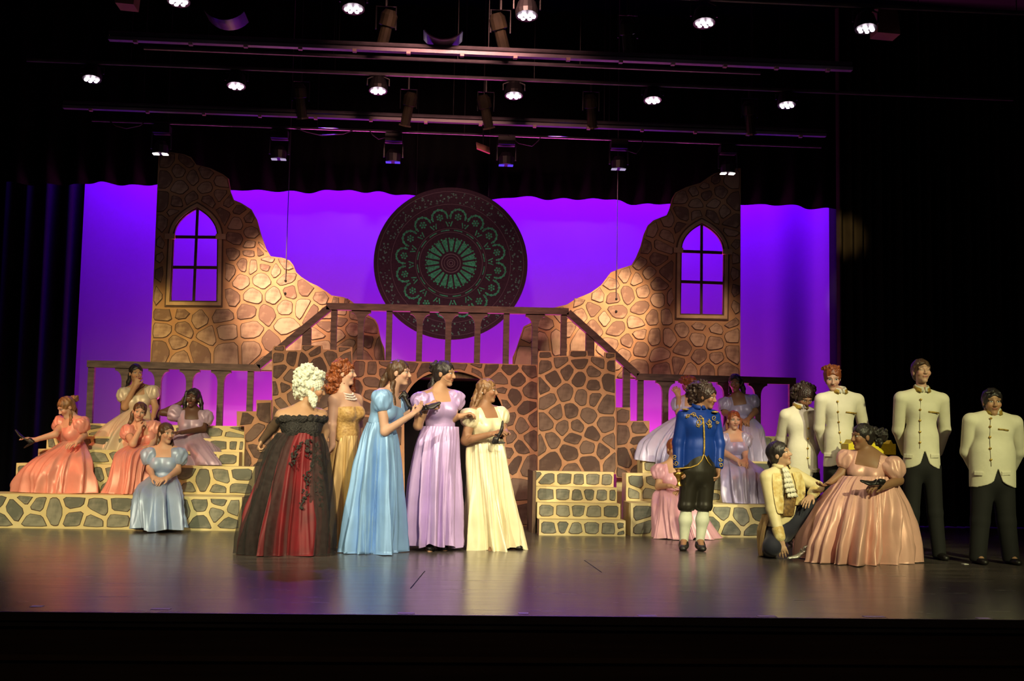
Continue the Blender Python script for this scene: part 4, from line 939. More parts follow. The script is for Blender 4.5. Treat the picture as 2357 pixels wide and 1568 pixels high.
            ex = k[3]*RRr*np.sin(TH); ey = -k[4]*RRr*np.cos(TH)
            z = k[2] + (0.014*np.cos(fs[0][0]*TH + fs[0][1])*t + 0.012*np.sin(3*TH + ph[5])*t if j else 0*TH)
            if zmin is not None: z = np.maximum(z, zmin + 0.003 + 0.004*(1 + f))
            V.append(np.stack([k[0] + ex*cy - ey*sy, k[1] + ex*sy + ey*cy, z], 1))
        V = np.concatenate(V)
        Fc = [(j*ns + i, j*ns + (i + 1) % ns, (j + 1)*ns + (i + 1) % ns, (j + 1)*ns + i) for j in range(rows) for i in range(seg if closed else seg)]
        s.sv = np.array(V)
        return mk(name, V, np.array(Fc)[:, ::-1], mat, s.root, True)
    def band(s, mat, rings, name='waistband', seg=48, grow=0.008):
        V = []
        for r in rings:
            c = s.J(r[0], r[1], r[3] if len(r) > 3 else 0); w = r[2]/s.S + grow
            for i in range(seg):
                th = 2*pi*i/seg; V.append((c[0] + w*sin(th), c[1] - (r[4] if len(r) > 4 else w*0.85)*cos(th), c[2] + 0.003*sin(9*th)))
        Fc = [(j*seg + i, (j + 1)*seg + i, (j + 1)*seg + (i + 1) % seg, j*seg + (i + 1) % seg) for j in range(len(rings) - 1) for i in range(seg)]
        return mk(name, V, Fc, mat, s.root, True)
    def on(s, px, py, verts, tol=7):       # nearest point of a garment seen at a picture position
        d = verts - np.array((0, 0, CAMZ)); z = d @ V3(FWD); x = W/2 + F*(d @ V3(RT))/z; y = H/2 - F*(d @ V3(UP))/z
        e = np.hypot(x - px, y - py); c = np.where(e < tol)[0]
        if len(c) == 0: return verts[np.argmin(e)]
        i = c[np.argmin(z[c])]; dd = V3(ray(px, py)); return np.array((0, 0, CAMZ)) + dd*(z[i]/(dd @ V3(FWD)))
    def jacket(s, mat, hem, apex=None, slope=0.34, inf=0.022, h=0.0075, flare=0.19, name='jacket', sleeve=1.0, sidecut=None, cuff=0.0, wl=0.165):
        S = Sdf(); s.torso(S, inf, False); hz = s.J(*hem); w = s.w
        hipc = np.array((s.pelvis[0], s.pelvis[1], hz[2] - 0.03))
        S.cone(s.waist, hipc, wl*w, flare*w, 0.05, 0.72, s.fwd)
        for sh in (s.SL, s.SR): S.cone(s.mid + s.up*0.052, sh + s.up*0.010, 0.052, 0.050, 0.03)
        for key, sh, e, wr, tip, nrm, curl, side in s.arms:
            g = w**0.5*sleeve; S.cone(sh, e, 0.068*g, 0.058*g, 0.012); S.cone(e, wr + unit(e - wr)*(0.02 - cuff), 0.058*g, 0.046*g, 0.02)
        S.cut(lambda x, y, z: (hz[2] - z) + 0*x + 0*y if True else 0)
        if apex is not None:
            ap = s.J(*apex); lat, fw = s.lat, s.fwd
            def notch(x, y, z):
                u = np.abs((x - ap[0])*lat[0] + (y - ap[1])*lat[1]); f = (x - s.waist[0])*fw[0] + (y - s.waist[1])*fw[1]; dz = np.maximum(ap[2] - z, 0)
                H_ = ap[2] - hz[2]; wd = slope*dz + 0.11*np.clip((dz - H_*0.62)/(H_*0.38 + 1e-6), 0, 1)**2.0
                return np.minimum(np.minimum(wd - u, f), (ap[2] - z))
            S.cut(notch)
        N_ = s.mid + s.up*0.080
        S.cut(lambda x, y, z: ((x - N_[0])*s.up[0] + (y - N_[1])*s.up[1] + (z - N_[2])*s.up[2]))
        v, q = S.mesh(h); o = mk(name, v, q, mat, s.root, True); s.jv = v; s.jk = o; return o
    def trousers(s, mat, legs, h=0.009, r=(0.094, 0.075, 0.062), waist=True, name='trousers', floor=None):
        S = Sdf(); w = s.w
        if waist: S.cone(s.waist - s.up*0.03, s.pelvis, 0.128*w, 0.152*w, 0.04, 0.78, s.fwd)
        for hip, kn, an in legs: S.cone(hip, kn, r[0]*w, r[1]*w, 0.04); S.cone(kn, an, r[1]*w, r[2]*w, 0.02)
        if floor is not None: S.cut(lambda x, y, z: floor - z + 0*x + 0*y)
        v, q = S.mesh(h); return mk(name, v, q, mat, s.root, True)
    def shoe(s, mat, ankle, toe, z=0.0, h=0.006, wd=0.042, name='shoe'):
        a = V3(ankle); t = V3(toe); d = unit(np.array((t[0] - a[0], t[1] - a[1], 0))); a0 = np.array((a[0], a[1], z)); S = Sdf()
        S.cone(a0 - d*0.045 + (0, 0, 0.042), a0 + d*0.03 + (0, 0, 0.05), 0.042, 0.040, 0.02); S.cone(a0 + d*0.03 + (0, 0, 0.04), a0 + d*0.15 + (0, 0, 0.026), wd, wd*0.85, 0.03, 0.75, (0, 0, 1))
        S.cone(a0 + (0, 0, 0.05), a0 + (0, 0, 0.085), 0.043, 0.043, 0.02)
        S.cut(lambda x, y, zz: z + 0.003 - zz + 0*x + 0*y); S.cut(lambda x, y, zz: zz - z - 0.085 + 0*x + 0*y)
        v, q = S.mesh(h); return mk(name, v, q, mat, s.root, True)
    def collar(s, mat, r=0.066, hgt=0.045, gap=0.35, name='collar', inner=None, drop=0.015):
        n = 40; V = []; up, lat, fwd = s.up, s.lat, s.fwd; c = s.mid + up*0.066 + fwd*0.006
        for j, (z, rr) in enumerate(((0, r + 0.012), (hgt, r), (hgt + 0.001, r - 0.010), (0, r - 0.002))):
            for i in range(n + 1):
                th = gap + (2*pi - 2*gap)*i/n; dr = drop*(0.5 + 0.5*cos(th))**2
                V.append(c + up*(z*(1 - 0.25*(0.5 + 0.5*cos(th))) - dr) + (fwd*cos(th) + lat*sin(th))*rr)
        k = n + 1; Fc = [(j*k + i, j*k + i + 1, ((j + 1) % 4)*k + i + 1, ((j + 1) % 4)*k + i) for j in range(4) for i in range(n)]
        Fc += [(0, k, 2*k, 3*k), (n, 3*k + n, 2*k + n, k + n)]
        return mk(name, V, Fc, mat, s.jk, True)
    def buttons(s, pts, verts, mat, r=0.011):
        for px, py in pts:
            p = s.on(px, py, verts); m = MB(); d = -V3(FWD); m.tube([p - d*0.004, p + d*0.005, p + d*0.009], [r, r, r*0.5], 10); m.build('button', mat, s.jk, True)
    def flap(s, a, b, verts, mat):
        P = [Vector(s.on(a[0] + (b[0] - a[0])*t, a[1] + (b[1] - a[1])*t, verts) - V3(FWD)*.004) for t in (0, .33, .66, 1)]
        m = MB(); V = []
        for q in P: V += [q, q + Vector((0, -.004, -.012)), q + Vector((0, 0, -.038)), q + Vector((0, .012, -.036)), q + Vector((0, .012, 0))]
        m.poly(V, [(i*5 + k, i*5 + (k + 1) % 5, i*5 + 5 + (k + 1) % 5, i*5 + 5 + k) for i in range(3) for k in range(5)] + [(4,3,2,1,0),(15,16,17,18,19)])
        return m.build('pocket_flap', mat, s.jk)
    def strip(s, pts, verts, mat, r=0.005, name='trim', off=0.004, flat=False):
        P = [Vector(s.on(px, py, verts) - V3(FWD)*off) for px, py in pts]
        m = MB(); m.tube(P, r, 6); return m.build(name, mat, s.jk, True)

SK = {}
def skin(tone, lip=None, brow=(0.05, 0.03, 0.02), eye=1.0):
    base = {'fair': (0.60, 0.36, 0.26), 'tan': (0.46, 0.26, 0.15), 'brown': (0.30, 0.155, 0.085), 'dark': (0.105, 0.05, 0.032), 'olive': (0.50, 0.31, 0.20)}[tone]
    lip = lip or (base[0]*0.72, base[1]*0.42, base[2]*0.45)
    return skin_mat('skin_%s_%d_%d_%d' % (tone, int(lip[0]*99), int(brow[0]*99), int(eye)), base, lip, brow, eye)
def hairmat(name, a, b): return M(name, a, b, rough=0.42, scale=60, stretch=(1, 1, 0.12), bmp=0.7, bscale=90, bstretch=(1, 1, 0.18), bdist=0.01, spec=0.6)
H_BLK = hairmat('hair_black', (0.022, 0.016, 0.014), (0.010, 0.008, 0.008)); H_BRN = hairmat('hair_brown', (0.11, 0.055, 0.026), (0.045, 0.022, 0.012))
H_RED = hairmat('hair_auburn', (0.34, 0.09, 0.022), (0.13, 0.03, 0.010)); H_LBR = hairmat('hair_light_brown', (0.30, 0.16, 0.065), (0.12, 0.055, 0.022))
H_WHT = M('wig_white', (0.80, 0.80, 0.68), (0.60, 0.62, 0.50), rough=0.6, scale=40, bmp=0.6, bscale=70, bdist=0.012)
H_DKB = hairmat('hair_dark_brown', (0.05, 0.026, 0.018), (0.022, 0.012, 0.010))
# ================================================================ the cast
C_PINK = satin('satin_coral_pink', (0.78, 0.34, 0.29)); C_CREAM = satin('satin_cream', (0.72, 0.60, 0.46)); C_LAVD = satin('satin_dusky_lavender', (0.44, 0.34, 0.48))
C_LBLUE = satin('satin_pale_blue', (0.38, 0.50, 0.76)); C_BLUE = satin('satin_sky_blue', (0.28, 0.50, 0.86)); C_LAV = satin('satin_lavender', (0.58, 0.42, 0.78))
C_YEL = satin('satin_butter_yellow', (0.82, 0.75, 0.50)); C_SILV = satin('satin_silver_lavender', (0.46, 0.43, 0.66)); C_ROSE = satin('satin_rose', (0.74, 0.40, 0.50)); C_PGOWN = satin('satin_peach_pink', (0.82, 0.46, 0.40))
BLACKL = M('black_leather', (0.012, 0.010, 0.010), rough=0.42)
def gown(p, mat, rings, sk=None, zt=0.075, us=0.08, r=0.095, l1=0.135, seed=1, **kw):
    p.bodice(mat, zt, us)
    for a in p.arms: p.sleeve(a[0], mat, r, -0.045, l1, 1.0, seed + (a[0] == 'R'))
    p.skirt(mat, rings, seed=seed, **kw)
def heel_shoe(c, d, up, label, grp='black court shoes held in hands', mat=None, sz=0.86):
    c = V3(c); d = unit(V3(d)); u = V3(up); u = unit(u - d*(u @ d)); S = Sdf(); q = lambda a, b: c + (d*a + u*b)*sz
    S.cone(q(0.02, 0.0), q(0.105, -0.005), 0.034*sz, 0.022*sz, 0.02, 0.55, u); S.cone(q(-0.03, 0.022), q(0.03, 0.0), 0.026*sz, 0.03*sz, 0.02, 0.4, u)
    S.cone(q(-0.10, 0.045), q(-0.03, 0.022), 0.027*sz, 0.026*sz, 0.02, 0.6, u); S.cone(q(-0.115, 0.075), q(-0.08, 0.06), 0.022*sz, 0.03*sz, 0.015)
    S.cone(q(-0.115, 0.04), q(-0.112, -0.045), 0.017*sz, 0.008*sz, 0.012)
    lat = np.cross(d, u)
    S.cone(q(-0.03, 0.03) + lat*0.024*sz, q(-0.03, 0.065), 0.006, 0.006, 0.004); S.cone(q(-0.03, 0.03) - lat*0.024*sz, q(-0.03, 0.065), 0.006, 0.006, 0.004)
    v, f = S.mesh(0.005); o = mk('court_shoe', v, f, mat or BLACKL, None, True, c); tag(o, label, 'shoe', grp); return o

# ---- left group on the steps
p = Person(13.85, 'person in coral pink satin gown at far left, leaning and dangling a black shoe', (140,1135), 0.367, head=(152,938,-.05), face=(-48,32,0), turn=-35, mid=(163,969), waist=(168,1020), sw=0.15,
    L=((127,1000,-.2),(80,1013,-.3),(54,1006,-.33),(0,0,-1),.35), R=((193,1003,-.04),(178,1018,-.26),(160,1022,-.34),(0,.4,-1),.4), hs=.93)
p.body(skin('fair')); p.hair(H_LBR, .013, [[(165,925,.06,.03),(172,945,.07,.032),(171,970,.05,.028),(160,990,-.05,.022)],[(163,948,-.06,.018),(164,972,-.12,.022),(160,992,-.14,.016)]], [(172,918,.08,(9,8,.035),20,.012)])
gown(p, C_PINK, [(168,1016,24,0,.12),(160,1036,44,-.08,.18),(148,1058,66,-.2,.26),(138,1085,80,-.3,.24),(134,1112,86,-.34,.22),(132,1136,88,-.36,.22)], r=.10, n=9, amp=.09, zmin=.365, seed=3)
s_ = p; heel_shoe(p.J(50,1008,-.34), p.J(36,992,-.34) - p.J(62,1028,-.34), (1,0,.4), 'black shoe dangling from the hand at far left', sz=0.95)
p = Person(14.68, 'person in cream gown with a hand to the mouth, seated before the left balustrade', (300,1070), 0.69, head=(313,860,-.03), face=(28,4,0), turn=10, mid=(317,897), waist=(321,945), sw=.15,
    L=((287,937,-.12),(312,888,-.2),(318,870,-.2),(0,1,0),.8), R=((358,938,-.03),(352,962,-.15),(335,972,-.25)), hs=.93)
p.body(skin('tan', (0.3,0.06,0.05))); p.hair(H_BLK, .010, [[(302,862,.08,.034),(297,880,.10,.03),(291,896,.10,.022)]])
gown(p, C_CREAM, [(321,942,23,0,.12),(312,958,38,-.1,.2),(296,985,54,-.26,.24),(280,1020,62,-.40,.2),(268,1050,58,-.5,.18),(262,1070,55,-.53,.18)], r=.10, n=9, seed=5, zmin=.69)
p = Person(13.98, 'person in coral gown resting chin on fist, sitting behind the blue gown', (310,1140), 0.367, head=(321,949,-.08), face=(14,8,10), turn=12, lean=10, mid=(322,984), waist=(334,1026), sw=.145,
    L=((306,1022,-.32),(321,990,-.24),(317,972,-.2),(0.3,1,0),.9), R=((356,1014,-.05),(346,1028,-.2),(330,1030,-.26)), hs=.92)
p.body(skin('fair')); p.hair(H_BRN, .010, [[(306,950,.04,.026),(301,972,.03,.024),(292,985,-.02,.014)]])
p.bodice(C_PINK, .12, .08); p.sleeve('L', C_PINK, .098, seed=3); p.sleeve('R', C_PINK, .098, seed=4)
p.skirt(C_PINK, [(333,1022,26,0,.12),(324,1031,36,-.12,.2),(312,1046,42,-.26,.26),(304,1075,42,-.42,.22),(298,1110,45,-.5,.18),(291,1142,50,-.52,.18)], n=10, amp=.11, seed=8, zmin=.365)
p = Person(14.38, 'person in dusky lavender gown with one arm raised behind the head', (440,1072), 0.69, head=(444,917,-.03), face=(-8,3,6), turn=8, mid=(443,952), waist=(442,992), sw=.15,
    L=((374,950,-.02),(417,928,.04),(436,920,.1),(0,-1,0),.4), R=((468,988,-.08),(418,996,-.32),(398,996,-.36)), hs=.93, arm=.95)
p.body(skin('dark', (0.22,0.06,0.05))); p.hair(H_BLK, .013, [[(430,905,.0,.026),(425,930,-.01,.026),(424,952,-.01,.02)],[(458,905,0,.026),(463,930,-.01,.026),(464,950,-.02,.02)],[(444,910,.08,.04),(444,945,.09,.04)]])
for e in (432, 457):
    m = MB(); m.ball(p.J(e, 930, -.09), (.01,.01,.016), 8, 5); m.build('earring', M('pearl', (.85,.78,.75), rough=.25), p.root, True)
gown(p, C_LAVD, [(442,990,28,0,.12),(438,1006,44,-.06,.16),(437,1024,62,-.2,.22),(442,1042,68,-.32,.2),(450,1060,72,-.4,.18),(452,1072,72,-.42,.18)], r=.105, n=8, seed=11, zmin=.685)
p = Person(13.33, 'person in pale blue puff sleeved gown seated alone on the lowest step', (365,1216), 0.0, head=(383,998,-.04), face=(42,4,0), turn=4, mid=(379,1037), waist=(377,1094), sw=.15,
    L=((345,1080,-.06),(352,1098,-.30),(368,1106,-.37),(0,.6,-1),.45), R=((408,1084,-.06),(386,1100,-.31),(368,1105,-.38),(0,.6,-1),.45), hs=.94)
p.body(skin('fair')); p.hair(H_BRN, .010, [[(368,990,.03,.026),(365,1015,.02,.028),(362,1040,-.03,.026),(361,1050,-.07,.016)],[(392,1000,.06,.02),(396,1025,.0,.022),(394,1040,-.06,.014)]])
gown(p, C_LBLUE, [(377,1092,27,0,.12),(373,1106,40,-.08,.18),(367,1121,52,-.22,.26),(364,1142,59,-.42,.22),(363,1178,62,-.5,.2),(365,1217,64,-.52,.22)], us=.095, r=.105, l1=.15, n=11, amp=.11, seed=2, zmin=0)
p.band(C_LBLUE, [(377,1088,28,0,.13),(377,1096,29,0,.135)])

# ---- standing women at centre
RED = M('crimson_cloth', (0.20, 0.002, 0.008), (0.11, 0.001, 0.005), rough=0.6, scale=5, sheen=.3)
LACE = M('black_lace', (0.010, 0.009, 0.009), (0.025, 0.02, 0.018), rough=0.7, scale=80, bmp=1.0, bscale=60, bdist=.02)
def tulle():
    m, nt, b = newmat('black_tulle'); N = nt.nodes; L = nt.links
    noise_into(nt, b, (0.010, 0.008, 0.008), (0.030, 0.024, 0.022), 30); b.inputs['Roughness'].default_value = .8
    tr = N.new('ShaderNodeBsdfTransparent'); mx = N.new('ShaderNodeMixShader'); mx.inputs[0].default_value = .55
    L.new(tr.outputs[0], mx.inputs[1]); L.new(b.outputs[0], mx.inputs[2]); L.new(mx.outputs[0], N['Material Output'].inputs['Surface']); return m
TULLE = tulle()
p = Person(10.7, 'person in black and crimson gown with a tall white curled wig, turned away', (660,1283), 0.0, head=(722,896,-.02), face=(96,12,0), turn=12, tilt=8, mid=(694,952), waist=(694,1003), sw=.175, w=1.12,
    L=((628,985,.05),(604,1014,.10),(596,1030,.08),(1,0,0),1.1), R=((748,995,.12),(742,1035,.10),(738,1055,.08)), hs=.97)
p.body(skin('tan')); 
p.hair(H_WHT, .012, [[(715,905,-.08,.03),(718,922,-.1,.026),(722,935,-.1,.02)]], [(706,862,.0,(30,26,.12),90,.019),(700,888,.0,(28,26,.13),90,.018),(730,868,-.02,(20,18,.09),46,.015),(698,908,.02,(24,16,.10),50,.016),(722,920,-.09,(8,14,.035),16,.014)], wave=.006, freq=2.1, seed=5)
p.bodice(LACE, .055, strap=False, inf=.016, bot=.03)
S = Sdf(); sh = p.arms[0]; S.cone(p.SL - p.up*.02, sh[2], .064, .052, .02); S.cone(sh[2], sh[3], .05, .036, .02); v, q = S.mesh(.008); mk('lace_sleeve', v, q, TULLE, p.root, True)
ruf = []                                   # lace ruffle round the off-shoulder neckline
rn = random.Random(3); S = Sdf(); nR = 46
for i in range(nR):
    th = 2*pi*i/nR; c = p.mid - p.up*.055 + p.lat*.208*sin(th) + p.fwd*.135*cos(th)
    S.ell(c + np.array([rn.uniform(-.008,.008) for _ in range(3)]), (.028*rn.uniform(.7,1.2), .024, .034*rn.uniform(.7,1.3)), None, .004)
v, q = S.mesh(.007); mk('lace_ruffle', v, q, LACE, p.bd, True)
RG = [(693,997,44,0,.16),(684,1030,64,0,.22),(676,1080,78,0,.28),(668,1150,94,-.02,.34),(660,1220,107,-.03,.39),(656,1283,113,-.04,.42)]
p.skirt(RED, RG, n=12, amp=.06, seed=4, zmin=0); RV = p.sv
p.skirt(TULLE, RG, n=15, amp=.07, seed=9, zmin=0, grow=.022, arc=(-5.3, -.12), name='tulle_overskirt')
p.skirt(TULLE, RG, n=13, amp=.07, seed=12, zmin=0, grow=.035, arc=(-2.3, -.35), name='tulle_overskirt')
p.skirt(TULLE, RG, n=13, amp=.05, seed=15, zmin=0, grow=.030, arc=(.62, 1.5), name='tulle_overskirt')
m_, nt_, b_ = newmat('lace_applique'); b_.inputs['Roughness'].default_value = .8; b_.inputs['Base Color'].default_value = (.02,.016,.015,1)
rn = random.Random(8)                      # lace appliques trailing down the crimson front
for (x0, y0, x1, y1, n) in ((708,1010,722,1075,7),(728,1020,748,1098,8),(712,1080,694,1172,7),(735,1100,742,1172,7),(690,1020,668,1075,6)):
    S = Sdf()
    for i in range(n*6):
        t = rn.random(); pt = p.on(x0 + (x1 - x0)*t + rn.gauss(0, 5.5)*(1.1 - .7*t), y0 + (y1 - y0)*t + rn.uniform(-4, 4), RV, 10)
        S.ell(pt - V3(FWD)*.006, (rn.uniform(.006,.012), .005, rn.uniform(.008,.018)), Rot(0, 0, rn.uniform(-60, 60)), .002)
    v, q = S.mesh(.0045); mk('lace_applique', v, q, m_, p.root, True)
m = MB()
for i in range(9): t = -1 + 2*i/8; m.ball(p.mid + p.lat*.045*t + p.fwd*(.098 - .02*t*t) + p.up*(-.035 + .05*t*t), .009, 8, 5)
nk = m.build('necklace', M('pearl', (.85,.78,.75), rough=.25), p.root, True); nk['kind'] = 'stuff'

GOLDC = M('gold_brocade', (0.72, 0.46, 0.17), (0.46, 0.26, 0.08), rough=.42, scale=42, sheen=.3, bmp=.5, bscale=60); GOLDS = satin('satin_gold', (0.66, 0.44, 0.19))
p = Person(11.3, 'person in strapless gold gown with big auburn curls and a pearl necklace', (790,1267), 0.0, head=(794,860,0), face=(84,-2,0), turn=52, mid=(795,917), waist=(800,997), sw=.165,
    L=((764,978,-.16),(765,1028,-.14),(752,1047,-.12),(1,0,0),.5), R=((826,985,.12),(832,1030,.08),(832,1048,.06)), hs=.96, arm=1.05)
p.body(skin('fair', (.5,.08,.07)))
p.hair(H_RED, .014, [], [(785,845,0,(27,21,.10),80,.018),(775,872,.02,(24,24,.10),80,.018),(768,895,.04,(18,18,.07),50,.017),(812,886,.10,(6,26,.04),30,.014)], wave=.006, freq=2.1, seed=2)
p.bodice(GOLDC, .085, strap=False, bot=.07)
p.skirt(GOLDS, [(800,1003,27,0,.13),(798,1030,33,0,.15),(795,1100,40,0,.17),(792,1190,45,0,.2),(791,1267,50,0,.23)], n=10, amp=.08, seed=6, zmin=0)
m = MB(); pe = M('pearl', (.85,.78,.75), rough=.25)
for row in range(3):
    for i in range(17):
        t = -1.25 + 2.5*i/16; m.ball(p.mid + p.up*(.055 - .024*row - .028*cos(t)) + p.lat*(.066 + .012*row)*sin(t) + p.fwd*((.066 + .016*row)*cos(t) + .012), .0095, 7, 4)
nk = m.build('necklace', pe, p.root, True); nk['kind'] = 'stuff'

p = Person(10.78, 'person in sky blue satin gown with long brown hair, hands raised in front', (860,1281), 0.0, head=(920,859,0), face=(74,2,0), turn=60, lean=10, mid=(898,911), waist=(875,978), sw=.155,
    L=((886,994,-.16),(946,956,-.22),(974,934,-.24),(0,-.6,1),.25), R=((915,975,.12),(937,953,.05),(952,938,.03)), hs=.97)
p.body(skin('fair')); p.hair(H_BRN, .010, [[(900,850,.03,.036),(885,875,.05,.038),(876,900,.06,.034),(868,925,.08,.026)],[(905,880,-.05,.024),(902,905,-.07,.022),(908,930,-.09,.016)]])
gown(p, C_BLUE, [(875,973,30,0,.14),(873,1010,44,0,.18),(869,1080,55,0,.22),(864,1180,66,0,.27),(859,1282,75,0,.31)], r=.095, l1=.15, n=12, amp=.10, seed=7, zmin=0)
heel_shoe(p.J(938,932,.0), (.7,0,-.6), (.6,.2,.8), 'black shoe held up by the person in the sky blue gown')

p = Person(11.1, 'person in lavender satin gown with dark hair, clutching a black shoe to the chest', (998,1270), 0.0, head=(1024,861,0), face=(66,4,0), turn=22, mid=(1009,909), waist=(1014,985), sw=.165, w=1.02,
    L=((962,980,-.14),(983,936,-.24),(999,928,-.25),(0,.6,-.6),1.0), R=((1042,962,.0),(1062,958,-.05),(1080,952,-.05),(0,0,-1),.7), hs=.97, arm=1.05)
p.body(skin('tan'), legs=[(p.J(990,1090),p.J(986,1170),p.J(984,1258),p.J(990,1272,-.16)),(p.J(1022,1090,.05),p.J(1020,1170,.08),p.J(1014,1256,.1),p.J(1024,1266,-.04))])
p.hair(H_BLK, .012, [[(1003,868,.06,.035),(993,890,.05,.034),(996,912,-.05,.028)]], [(1005,850,.04,(16,18,.07),30,.018)])
gown(p, C_LAV, [(1014,982,42,0,.14),(1008,1020,52,0,.19),(1003,1090,59,0,.23),(999,1180,65,0,.27),(996,1254,68,0,.29)], r=.10, n=12, amp=.075, seed=13)
p.shoe(BLACKL, p.J(984,1262), p.J(992,1274,-.16), 0.0); p.shoe(BLACKL, p.J(1014,1258,.1), p.J(1024,1268,-.05), 0.0)
p.strip([(1021,872),(1029,878),(1037,880)], p.bv, BLACKL, .0012, 'headset_microphone', .006)
heel_shoe(p.J(990,938,-.29), p.J(1008,930,-.3) - p.J(976,946,-.3), (.3,-.6,.7), 'black shoe clutched by the person in the lavender gown'); 
p = Person(11.3, 'person in butter yellow satin gown with one bare foot, holding a black shoe', (1138,1268), 0.0, head=(1122,900,0), face=(72,2,0), turn=36, mid=(1115,946), waist=(1119,1013), sw=.155, w=1.03,
    L=((1071,1015,-.12),(1130,1000,-.26),(1160,989,-.3),(0,.5,-1),.5), R=((1157,985,.05),(1165,997,-.15),(1158,990,-.28),(0,.3,-1),.6), hs=.93, arm=1.08)
p.body(skin('brown', (.25,.06,.04)), legs=[(p.J(1120,1090),p.J(1124,1170),p.J(1126,1258,-.05),p.J(1132,1272,-.2)),(p.J(1150,1090,.05),p.J(1160,1170,.05),p.J(1170,1258,.04),p.J(1186,1266,-.06))])
p.hair(H_LBR, .010, [[(1104,892,.02,.036),(1094,918,.01,.036),(1086,940,-.03,.028),(1076,952,-.05,.016)],[(1112,888,-.06,.02),(1104,915,-.09,.022),(1094,938,-.1,.016)]])
gown(p, C_YEL, [(1119,1010,40,0,.14),(1119,1040,50,0,.19),(1126,1120,58,0,.24),(1133,1200,67,0,.28),(1139,1264,75,0,.31)], r=.10, n=11, amp=.08, seed=21)
p.shoe(BLACKL, p.J(1172,1258,.02), p.J(1190,1266,-.08), 0.0)
m = MB(); m.ball(p.J(1110,905,-.09), .008, 8, 5); m.build('earring', MC['pearl'], p.root, True)
heel_shoe(p.J(1154,995,-.33), (.05,0,1), (-1,0,.1), 'black shoe held upright by the person in the yellow gown')

# ---- right group on the steps
p = Person(14.35, 'person in silver lavender gown mostly hidden behind the blue jacket, hand raised', (1540,1064), 0.69, head=(1590,888,.0), face=(30,0,0), turn=0, mid=(1588,924), waist=(1582,962), sw=.14,
    L=((1562,950,-.05),(1562,912,-.12),(1553,893,-.14),(0,1,0),.8), R=((1618,950,0),(1622,975,-.1),(1620,990,-.14)), hs=.93)
p.body(skin('tan')); p.hair(H_RED, .016, [], [(1583,878,0,(20,14,.09),50,.016)])
gown(p, C_SILV, [(1582,958,24,0,.12),(1570,975,38,-.08,.18),(1552,1000,50,-.22,.22),(1538,1030,56,-.34,.2),(1530,1064,54,-.4,.17)], r=.09, n=9, seed=31, zmin=.685)
p = Person(13.33, 'person in rose pink gown seated on the lowest right step behind the blue jacket', (1570,1240), 0.0, head=(1552,1034,-.03), face=(10,10,0), turn=0, mid=(1550,1073), waist=(1553,1124), sw=.15,
    L=((1516,1120,-.06),(1543,1119,-.3),(1560,1121,-.34)), R=((1584,1122,-.02),(1570,1130,-.24),(1556,1132,-.3)), hs=.93)
p.body(skin('tan')); p.hair(H_RED, .012)
gown(p, C_ROSE, [(1553,1120,27,0,.12),(1553,1132,42,-.10,.2),(1556,1146,50,-.24,.28),(1560,1172,56,-.42,.22),(1568,1205,64,-.5,.2),(1578,1241,74,-.54,.22)], r=.10, n=9, seed=33, zmin=0)
p = Person(14.62, 'person with dark hair in silver lavender gown seated highest at right, hands in the lap', (1710,1066), 0.69, head=(1692,883,-.03), face=(-18,2,0), turn=-4, mid=(1698,919), waist=(1704,960), sw=.15,
    L=((1668,950,-.06),(1702,965,-.30),(1716,971,-.36),(0,.5,-1),.4), R=((1738,948,-.06),(1722,965,-.29),(1708,971,-.37),(0,.5,-1),.4), hs=.93)
p.body(skin('brown', (.3,.05,.04))); p.hair(H_BLK, .014, [[(1704,875,.02,.034),(1710,895,.02,.032),(1712,912,-.02,.02)],[(1682,880,.04,.026),(1680,905,.03,.02)]])
gown(p, C_SILV, [(1704,957,26,0,.12),(1706,971,38,-.08,.18),(1709,987,46,-.26,.24),(1712,1010,48,-.4,.2),(1715,1040,50,-.48,.17),(1716,1066,53,-.51,.17)], r=.10, n=8, seed=35, zmin=.685)
p = Person(13.95, 'person with red hair in silver gown seated just right of the blue jacket, facing front', (1710,1166), 0.367, head=(1689,968,-.04), face=(2,4,0), turn=6, mid=(1688,1003), waist=(1690,1051), sw=.14,
    L=((1664,1040,-.06),(1698,1060,-.31),(1714,1067,-.38),(0,.5,-1),.4), R=((1714,1040,-.06),(1716,1058,-.3),(1708,1066,-.38),(0,.5,-1),.4), hs=.92)
p.body(skin('fair')); p.hair(H_RED, .010, [[(1674,970,.02,.022),(1673,988,.0,.018)],[(1704,970,.02,.022),(1704,990,.0,.016)]])
gown(p, C_SILV, [(1690,1048,25,0,.12),(1697,1066,38,-.08,.18),(1704,1080,48,-.26,.26),(1709,1100,50,-.42,.22),(1713,1135,52,-.48,.18),(1716,1166,54,-.51,.18)], r=.095, n=9, seed=37, zmin=.365)

# ---- page in blue
BLUEJ = satin('satin_royal_blue', (0.008, 0.042, 0.27), rough=.38); BLKS = satin('satin_black', (0.022, 0.020, 0.014), rough=.35); STOCK = M('stocking_cream', (0.62, 0.66, 0.52), rough=.7)
p = Person(11.42, 'person in royal blue jacket with gold braid, black breeches and pale stockings', (1592,1268), 0.0, head=(1627,914,-.02), face=(52,10,0), turn=10, mid=(1608,955), waist=(1608,1035), sw=.16,
    L=((1561,1020,-.02),(1560,1078,-.06),(1563,1100,-.08),(1,0,0),1.1), R=((1655,1022,.02),(1654,1078,-.02),(1653,1098,-.04),(-1,0,0),.6), hs=.94, pelvis=(1606,1085,0))
lg = [(p.J(1588,1085),p.J(1580,1165),p.J(1574,1246,.03),p.J(1572,1264,-.12)),(p.J(1626,1085),p.J(1620,1165),p.J(1611,1246,.03),p.J(1617,1264,-.12))]
p.body(skin('brown'), legs=lg, bust=False)
